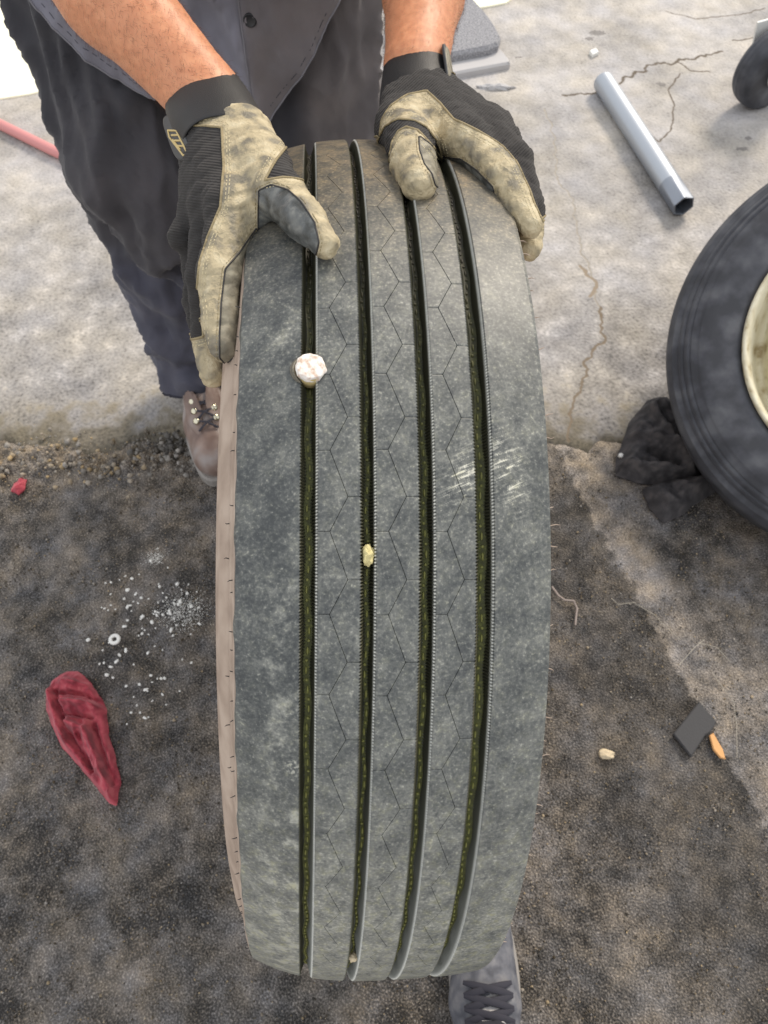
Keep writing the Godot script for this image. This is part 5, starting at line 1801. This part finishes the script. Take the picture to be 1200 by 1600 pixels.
	for f in [[[Vector3(-0.6318, 0, -0.4409), Vector3(-0.5983, 0, -0.3625), Vector3(-0.5282, 0, -0.2804), Vector3(-0.4747, 0, -0.2368)], 0.006, 0.013], [[Vector3(-0.6134, 0, -0.4285), Vector3(-0.5817, 0, -0.3625), Vector3(-0.5175, 0, -0.2848)], 0.0045, -0.016], [[Vector3(-0.6027, 0, -0.4471), Vector3(-0.5591, 0, -0.4421), Vector3(-0.5312, 0, -0.4224)], 0.005, 0.009], [[Vector3(-0.6042, 0, -0.4248), Vector3(-0.5614, 0, -0.4224), Vector3(-0.5211, 0, -0.4066)], 0.0035, -0.012], [[Vector3(-0.5956, 0, -0.4066), Vector3(-0.5519, 0, -0.4041), Vector3(-0.5168, 0, -0.3957)], 0.005, 0.012], [[Vector3(-0.5866, 0, -0.3861), Vector3(-0.5352, 0, -0.379)], 0.004, -0.012], [[Vector3(-0.578, 0, -0.3672), Vector3(-0.5428, 0, -0.3566), Vector3(-0.5131, 0, -0.3106), Vector3(-0.4724, 0, -0.2498)], 0.006, 0.014], [[Vector3(-0.5325, 0, -0.3648), Vector3(-0.5032, 0, -0.3072), Vector3(-0.4781, 0, -0.2628)], 0.0055, -0.022], [[Vector3(-0.5158, 0, -0.3837), Vector3(-0.4974, 0, -0.3334), Vector3(-0.4742, 0, -0.2804)], 0.005, 0.014], [[Vector3(-0.5558, 0, -0.3508), Vector3(-0.5238, 0, -0.2937)], 0.004, -0.010]]:
		rf.append([ground_poly(f[0], rc), f[1], f[2]])
	tag(mi(cloth(ground_poly(rl, rc), 0.034, 501, 13.0, 0.002, Vector2(1.5, 0.55), -0.30, rf), M.red, "red_rag", self, rc), "crumpled red cloth rag on the dark ground at lower left", "rag")
	var fc: Vector3 = Vector3(-0.7974, 0, -0.8832)
	var fl := [Vector3(-0.8122, 0, -0.875), Vector3(-0.8086, 0, -0.8947), Vector3(-0.7956, 0, -0.9114), Vector3(-0.7842, 0, -0.9047), Vector3(-0.7817, 0, -0.8816), Vector3(-0.7939, 0, -0.8685)]
	tag(mi(cloth(ground_poly(fl, fc), 0.012, 503, 40.0, 0.0015), M.red, "red_scrap", self, fc + Vector3(0, 0.004, 0)), "small scrap of red cloth by the crumbled soil at the left edge", "rag")
	# --- dark rags under the spare wheel
	var dc: Vector3 = Vector3(0.6151, 0, -0.9588)
	var d1 := [Vector3(0.5692, 0, -1.0742), Vector3(0.6147, 0, -1.1244), Vector3(0.6618, 0, -1.1358), Vector3(0.7115, 0, -1.0834), Vector3(0.7259, 0, -0.9417), Vector3(0.6829, 0, -0.9047), Vector3(0.6177, 0, -0.8947), Vector3(0.5618, 0, -0.8964), Vector3(0.5086, 0, -0.9164), Vector3(0.5206, 0, -0.9674), Vector3(0.5431, 0, -1.02)]
	var df := []
	for f in [[[Vector3(0.596, 0, -1.1019), Vector3(0.6245, 0, -1.0111), Vector3(0.6657, 0, -0.9248)], 0.010, 0.022], [[Vector3(0.6226, 0, -1.0834), Vector3(0.6502, 0, -0.9935), Vector3(0.6886, 0, -0.9332)], 0.008, -0.028], [[Vector3(0.5446, 0, -1.0111), Vector3(0.6069, 0, -0.9935), Vector3(0.6564, 0, -0.9502), Vector3(0.6957, 0, -0.9332)], 0.009, 0.02], [[Vector3(0.588, 0, -0.9674), Vector3(0.6389, 0, -0.9332)], 0.008, -0.02], [[Vector3(0.5182, 0, -0.9332), Vector3(0.5934, 0, -0.9164), Vector3(0.6771, 0, -0.9114)], 0.010, 0.02], [[Vector3(0.6705, 0, -1.1019), Vector3(0.668, 0, -1.0111)], 0.008, 0.02]]:
		df.append([ground_poly(f[0], dc), f[1], f[2]])
	tag(mi(cloth(ground_poly(d1, dc), 0.042, 511, 9.0, 0.004, Vector2.ONE, 0.0, df), M.rag, "dark_rag", self, dc), "crumpled charcoal cloth rag beside the tilted spare wheel", "rag")
	var d2 := [Vector3(0.5638, 0, -0.8832), Vector3(0.6195, 0, -0.9047), Vector3(0.7075, 0, -0.9214), Vector3(0.7345, 0, -0.8832), Vector3(0.6703, 0, -0.8426), Vector3(0.6297, 0, -0.8109), Vector3(0.5935, 0, -0.7999), Vector3(0.5681, 0, -0.8346)]
	tag(mi(cloth(ground_poly(d2, dc), 0.045, 515, 11.0, 0.004), M.rag, "dark_rag", self, dc), "smaller charcoal cloth rag poking out below the larger one", "rag")
	# --- chips
	var k0: Vector3 = Vector3(0.5735, 0, -0.3625)
	tag(mi(slab(ground_poly([Vector3(0.5303, 0, -0.3531), Vector3(0.5896, 0, -0.4126), Vector3(0.615, 0, -0.3742), Vector3(0.5994, 0, -0.3566), Vector3(0.5888, 0, -0.3508), Vector3(0.5551, 0, -0.3117)], k0), 0.0, 0.008, 0.002), M.chip_dark, "rubber_offcut", self, k0), "square dark rubber offcut lying on the pale strip of floor", "offcut")
	k0 = Vector3(0.6086, 0, -0.3334)
	tag(mi(slab(ground_poly([Vector3(0.597, 0, -0.3508), Vector3(0.6051, 0, -0.3554), Vector3(0.611, 0, -0.3392), Vector3(0.6162, 0, -0.3254), Vector3(0.6171, 0, -0.3084), Vector3(0.6083, 0, -0.3106), Vector3(0.5987, 0, -0.3254)], k0), 0.001, 0.006, 0.0015), M.wood, "wood_chip", self, k0), "orange wood splinter touching the dark rubber offcut", "chip")
	k0 = Vector3(0.4038, 0, -0.3174)
	var ps := mi(lump(Vector3(0.014, 0.007, 0.009), 0.4, 63, 12), M.pale_stone, "pale_stone_chip", self, k0 + Vector3(0, 0.003, 0))
	tag(ps, "pale cream stone chip on the dark ground right of the tyre", "stone")
	k0 = Vector3(0.6871, 0, -2.5563)
	tag(mi(slab(ground_poly([Vector3(0.6709, 0, -2.56), Vector3(0.6939, 0, -2.5748), Vector3(0.7013, 0, -2.5526), Vector3(0.6779, 0, -2.5343)], k0), 0.0, 0.012, 0.002), M.white, "white_chip", self, k0), "small white chip on the concrete near the end of the pipe", "chip")
	k0 = Vector3(0.3529, 0, -2.3683)
	tag(mi(lump(Vector3(0.055, 0.012, 0.014), 0.6, 64, 14), M.slab_grey, "concrete_flake", self, k0), "thin grey flake of concrete on the floor below the mat", "flake")
	k0 = Vector3(0.5272, 0, -0.964)
	tag(mi(lump(Vector3(0.006, 0.006, 0.006), 0.4, 65, 10), M.white, "white_pellet", self, k0 + Vector3(0, 0.012, 0)), "white pellet at the left edge of the charcoal rag", "pellet")
	# --- bent wire
	var wp := PackedVector3Array()
	for q in [Vector3(0.341, 0, -0.6493), Vector3(0.3518, 0, -0.6295), Vector3(0.3636, 0, -0.6197), Vector3(0.3815, 0, -0.6183), Vector3(0.3858, 0, -0.6017), Vector3(0.3806, 0, -0.5798), Vector3(0.3776, 0, -0.5662)]: wp.append(Vector3(q.x, 0.004, q.z))
	tag(mi(tube(wp, 0.0022, 8), M.wire, "bent_wire", self), "short bent piece of grey wire at the right edge of the tyre", "wire")
	var threads := [[Vector3(0.4586, 0, -0.6253), Vector3(0.4694, 0, -0.6114), Vector3(0.5022, 0, -0.6155), Vector3(0.5365, 0, -0.5907), Vector3(0.5621, 0, -0.5568), Vector3(0.5798, 0, -0.5369)], [Vector3(0.6287, 0, -0.4722), Vector3(0.6392, 0, -0.4471), Vector3(0.6566, 0, -0.4163), Vector3(0.653, 0, -0.3742), Vector3(0.6396, 0, -0.3106)], [Vector3(0.6136, 0, -0.5303), Vector3(0.6491, 0, -0.5211), Vector3(0.6674, 0, -0.4913)], [Vector3(0.5673, 0, -0.4849), Vector3(0.6055, 0, -0.5211), Vector3(0.6275, 0, -0.5369)]]
	for t in threads.size():
		var tp := PackedVector3Array()
		for q in threads[t]: tp.append(Vector3(q.x, 0.002, q.z))
		tag(mi(tube(tp, 0.0006, 5), M.thread, "loose_thread", self), ["curled pale thread lying left of the pale strip", "long pale thread right of the rubber offcut", "short pale thread crossing the strip's right side", "pale thread crossing the strip near its middle"][t], "thread", "loose threads on the ground")
	# --- nylon nut and white specks
	k0 = Vector3(-0.5271, 0, -0.5369)
	var nut := mi(lathe([Vector2(0.0045, 0.0), Vector2(0.0105, 0.0), Vector2(0.0115, 0.002), Vector2(0.0115, 0.005), Vector2(0.010, 0.0065), Vector2(0.0055, 0.0065), Vector2(0.0045, 0.005)], 24, true), M.white, "white_washer", self, k0)
	tag(nut, "white plastic washer among the white specks left of the tyre", "washer")
	var beads := [lump(Vector3(1, 0.5, 0.8), 0.6, 66, 8), lump(Vector3(1.3, 0.4, 0.7), 0.8, 68, 8), lump(Vector3(0.8, 0.6, 1.0), 0.5, 69, 8)]
	white_residue()
	var pos: Array = bead_places()
	for i in pos.size():
		var s := 0.0018 + 0.0030 * pow(rng.randf(), 2.5)
		var o := mi(beads[i % 3], M.white, "white_speck", self, pos[i] + Vector3(0, 0.001, 0))
		o.scale = Vector3(s, s, s)
		o.rotation.y = rng.randf() * TAU
		tag(o, "tiny white speck of foam on the dark ground left of the tyre", "speck", "white specks left of the tyre")

func white_residue() -> void:
	var mm := MultiMesh.new()
	mm.transform_format = MultiMesh.TRANSFORM_3D
	mm.mesh = lump(Vector3(1, 0.6, 1), 0.3, 67, 3)
	mm.instance_count = 1600
	var c0: Vector3 = Vector3(-0.4033, 0, -0.5975)
	for i in 1600:
		var p := c0 + Vector3(rng.randfn(0, 0.026), 0, rng.randfn(0, 0.020))
		if i > 1300: p = Vector3(-0.4746, 0, -0.7161) + Vector3(rng.randfn(0, 0.010), 0, rng.randfn(0, 0.008))
		p.y = 0.0005
		mm.set_instance_transform(i, Transform3D(Basis.from_scale(Vector3.ONE * rng.randf_range(0.0003, 0.0010)), p))
	var o := MultiMeshInstance3D.new()
	o.multimesh = mm
	o.material_override = M.white
	put(o, "white_residue", self)
	tag(o, "powdery white residue on the dark ground beside the tyre's left wall", "residue", "", "stuff")

func bead_places() -> Array:
	var out := []
	var cluster := [[Vector3(-0.464, 0, -0.6183), 0.05, 40], [Vector3(-0.4225, 0, -0.5975), 0.028, 22], [Vector3(-0.4925, 0, -0.5172), 0.045, 20], [Vector3(-0.4262, 0, -0.4471), 0.045, 16], [Vector3(-0.5373, 0, -0.6323), 0.04, 10], [Vector3(-0.4695, 0, -0.4138), 0.02, 6]]
	for c in cluster:
		for i in c[2]:
			out.append(c[0] + Vector3(rng.randfn(0, c[1]), 0, rng.randfn(0, c[1])))
	return out

# ------------------------------------------------------------------ all together
func _ready() -> void:
	rng.seed = 20240517
	var cam := Camera3D.new()
	cam.name = "camera"
	add_child(cam)
	cam.position = Vector3(0, 1.4318, 0)
	cam.rotation_degrees = Vector3(-60, 0, 0)
	cam.keep_aspect = Camera3D.KEEP_HEIGHT
	cam.near = 0.05
	cam.far = 200.0
	var att := CameraAttributesPhysical.new()
	att.frustum_focal_length = 18.02
	att.frustum_focus_distance = 0.58
	att.frustum_near = 0.05
	att.frustum_far = 200.0
	att.exposure_aperture = 10.0
	cam.attributes = att
	cam.fov = 67.29
	var env := Environment.new()
	env.background_mode = Environment.BG_SKY
	var sky := Sky.new()
	var psm := ProceduralSkyMaterial.new()
	psm.sky_top_color = Color(0.88, 0.89, 0.91)
	psm.sky_horizon_color = Color(0.93, 0.92, 0.90)
	psm.sky_curve = 0.25
	psm.ground_bottom_color = Color(0.45, 0.43, 0.42)
	psm.ground_horizon_color = Color(0.6, 0.59, 0.58)
	psm.sun_angle_max = 1.0
	sky.sky_material = psm
	env.sky = sky
	env.tonemap_mode = Environment.TONE_MAPPER_LINEAR
	env.tonemap_exposure = 1.38
	env.sdfgi_enabled = true
	env.ssao_enabled = true
	env.ssil_enabled = true
	var we := WorldEnvironment.new()
	we.name = "environment"
	we.environment = env
	add_child(we)
	var sun := DirectionalLight3D.new()
	sun.name = "sun"
	sun.light_energy = 0.65
	sun.light_color = Color(1.0, 0.95, 0.88)
	sun.light_angular_distance = 14.0
	sun.shadow_enabled = true
	add_child(sun)
	sun.look_at_from_position(Vector3.ZERO, -Vector3(0.45, 0.75, -0.75))
	make_materials()
	make_ground()
	make_tyre()
	make_worker()
	make_bystander()
	make_clutter()
	scatter_grit()
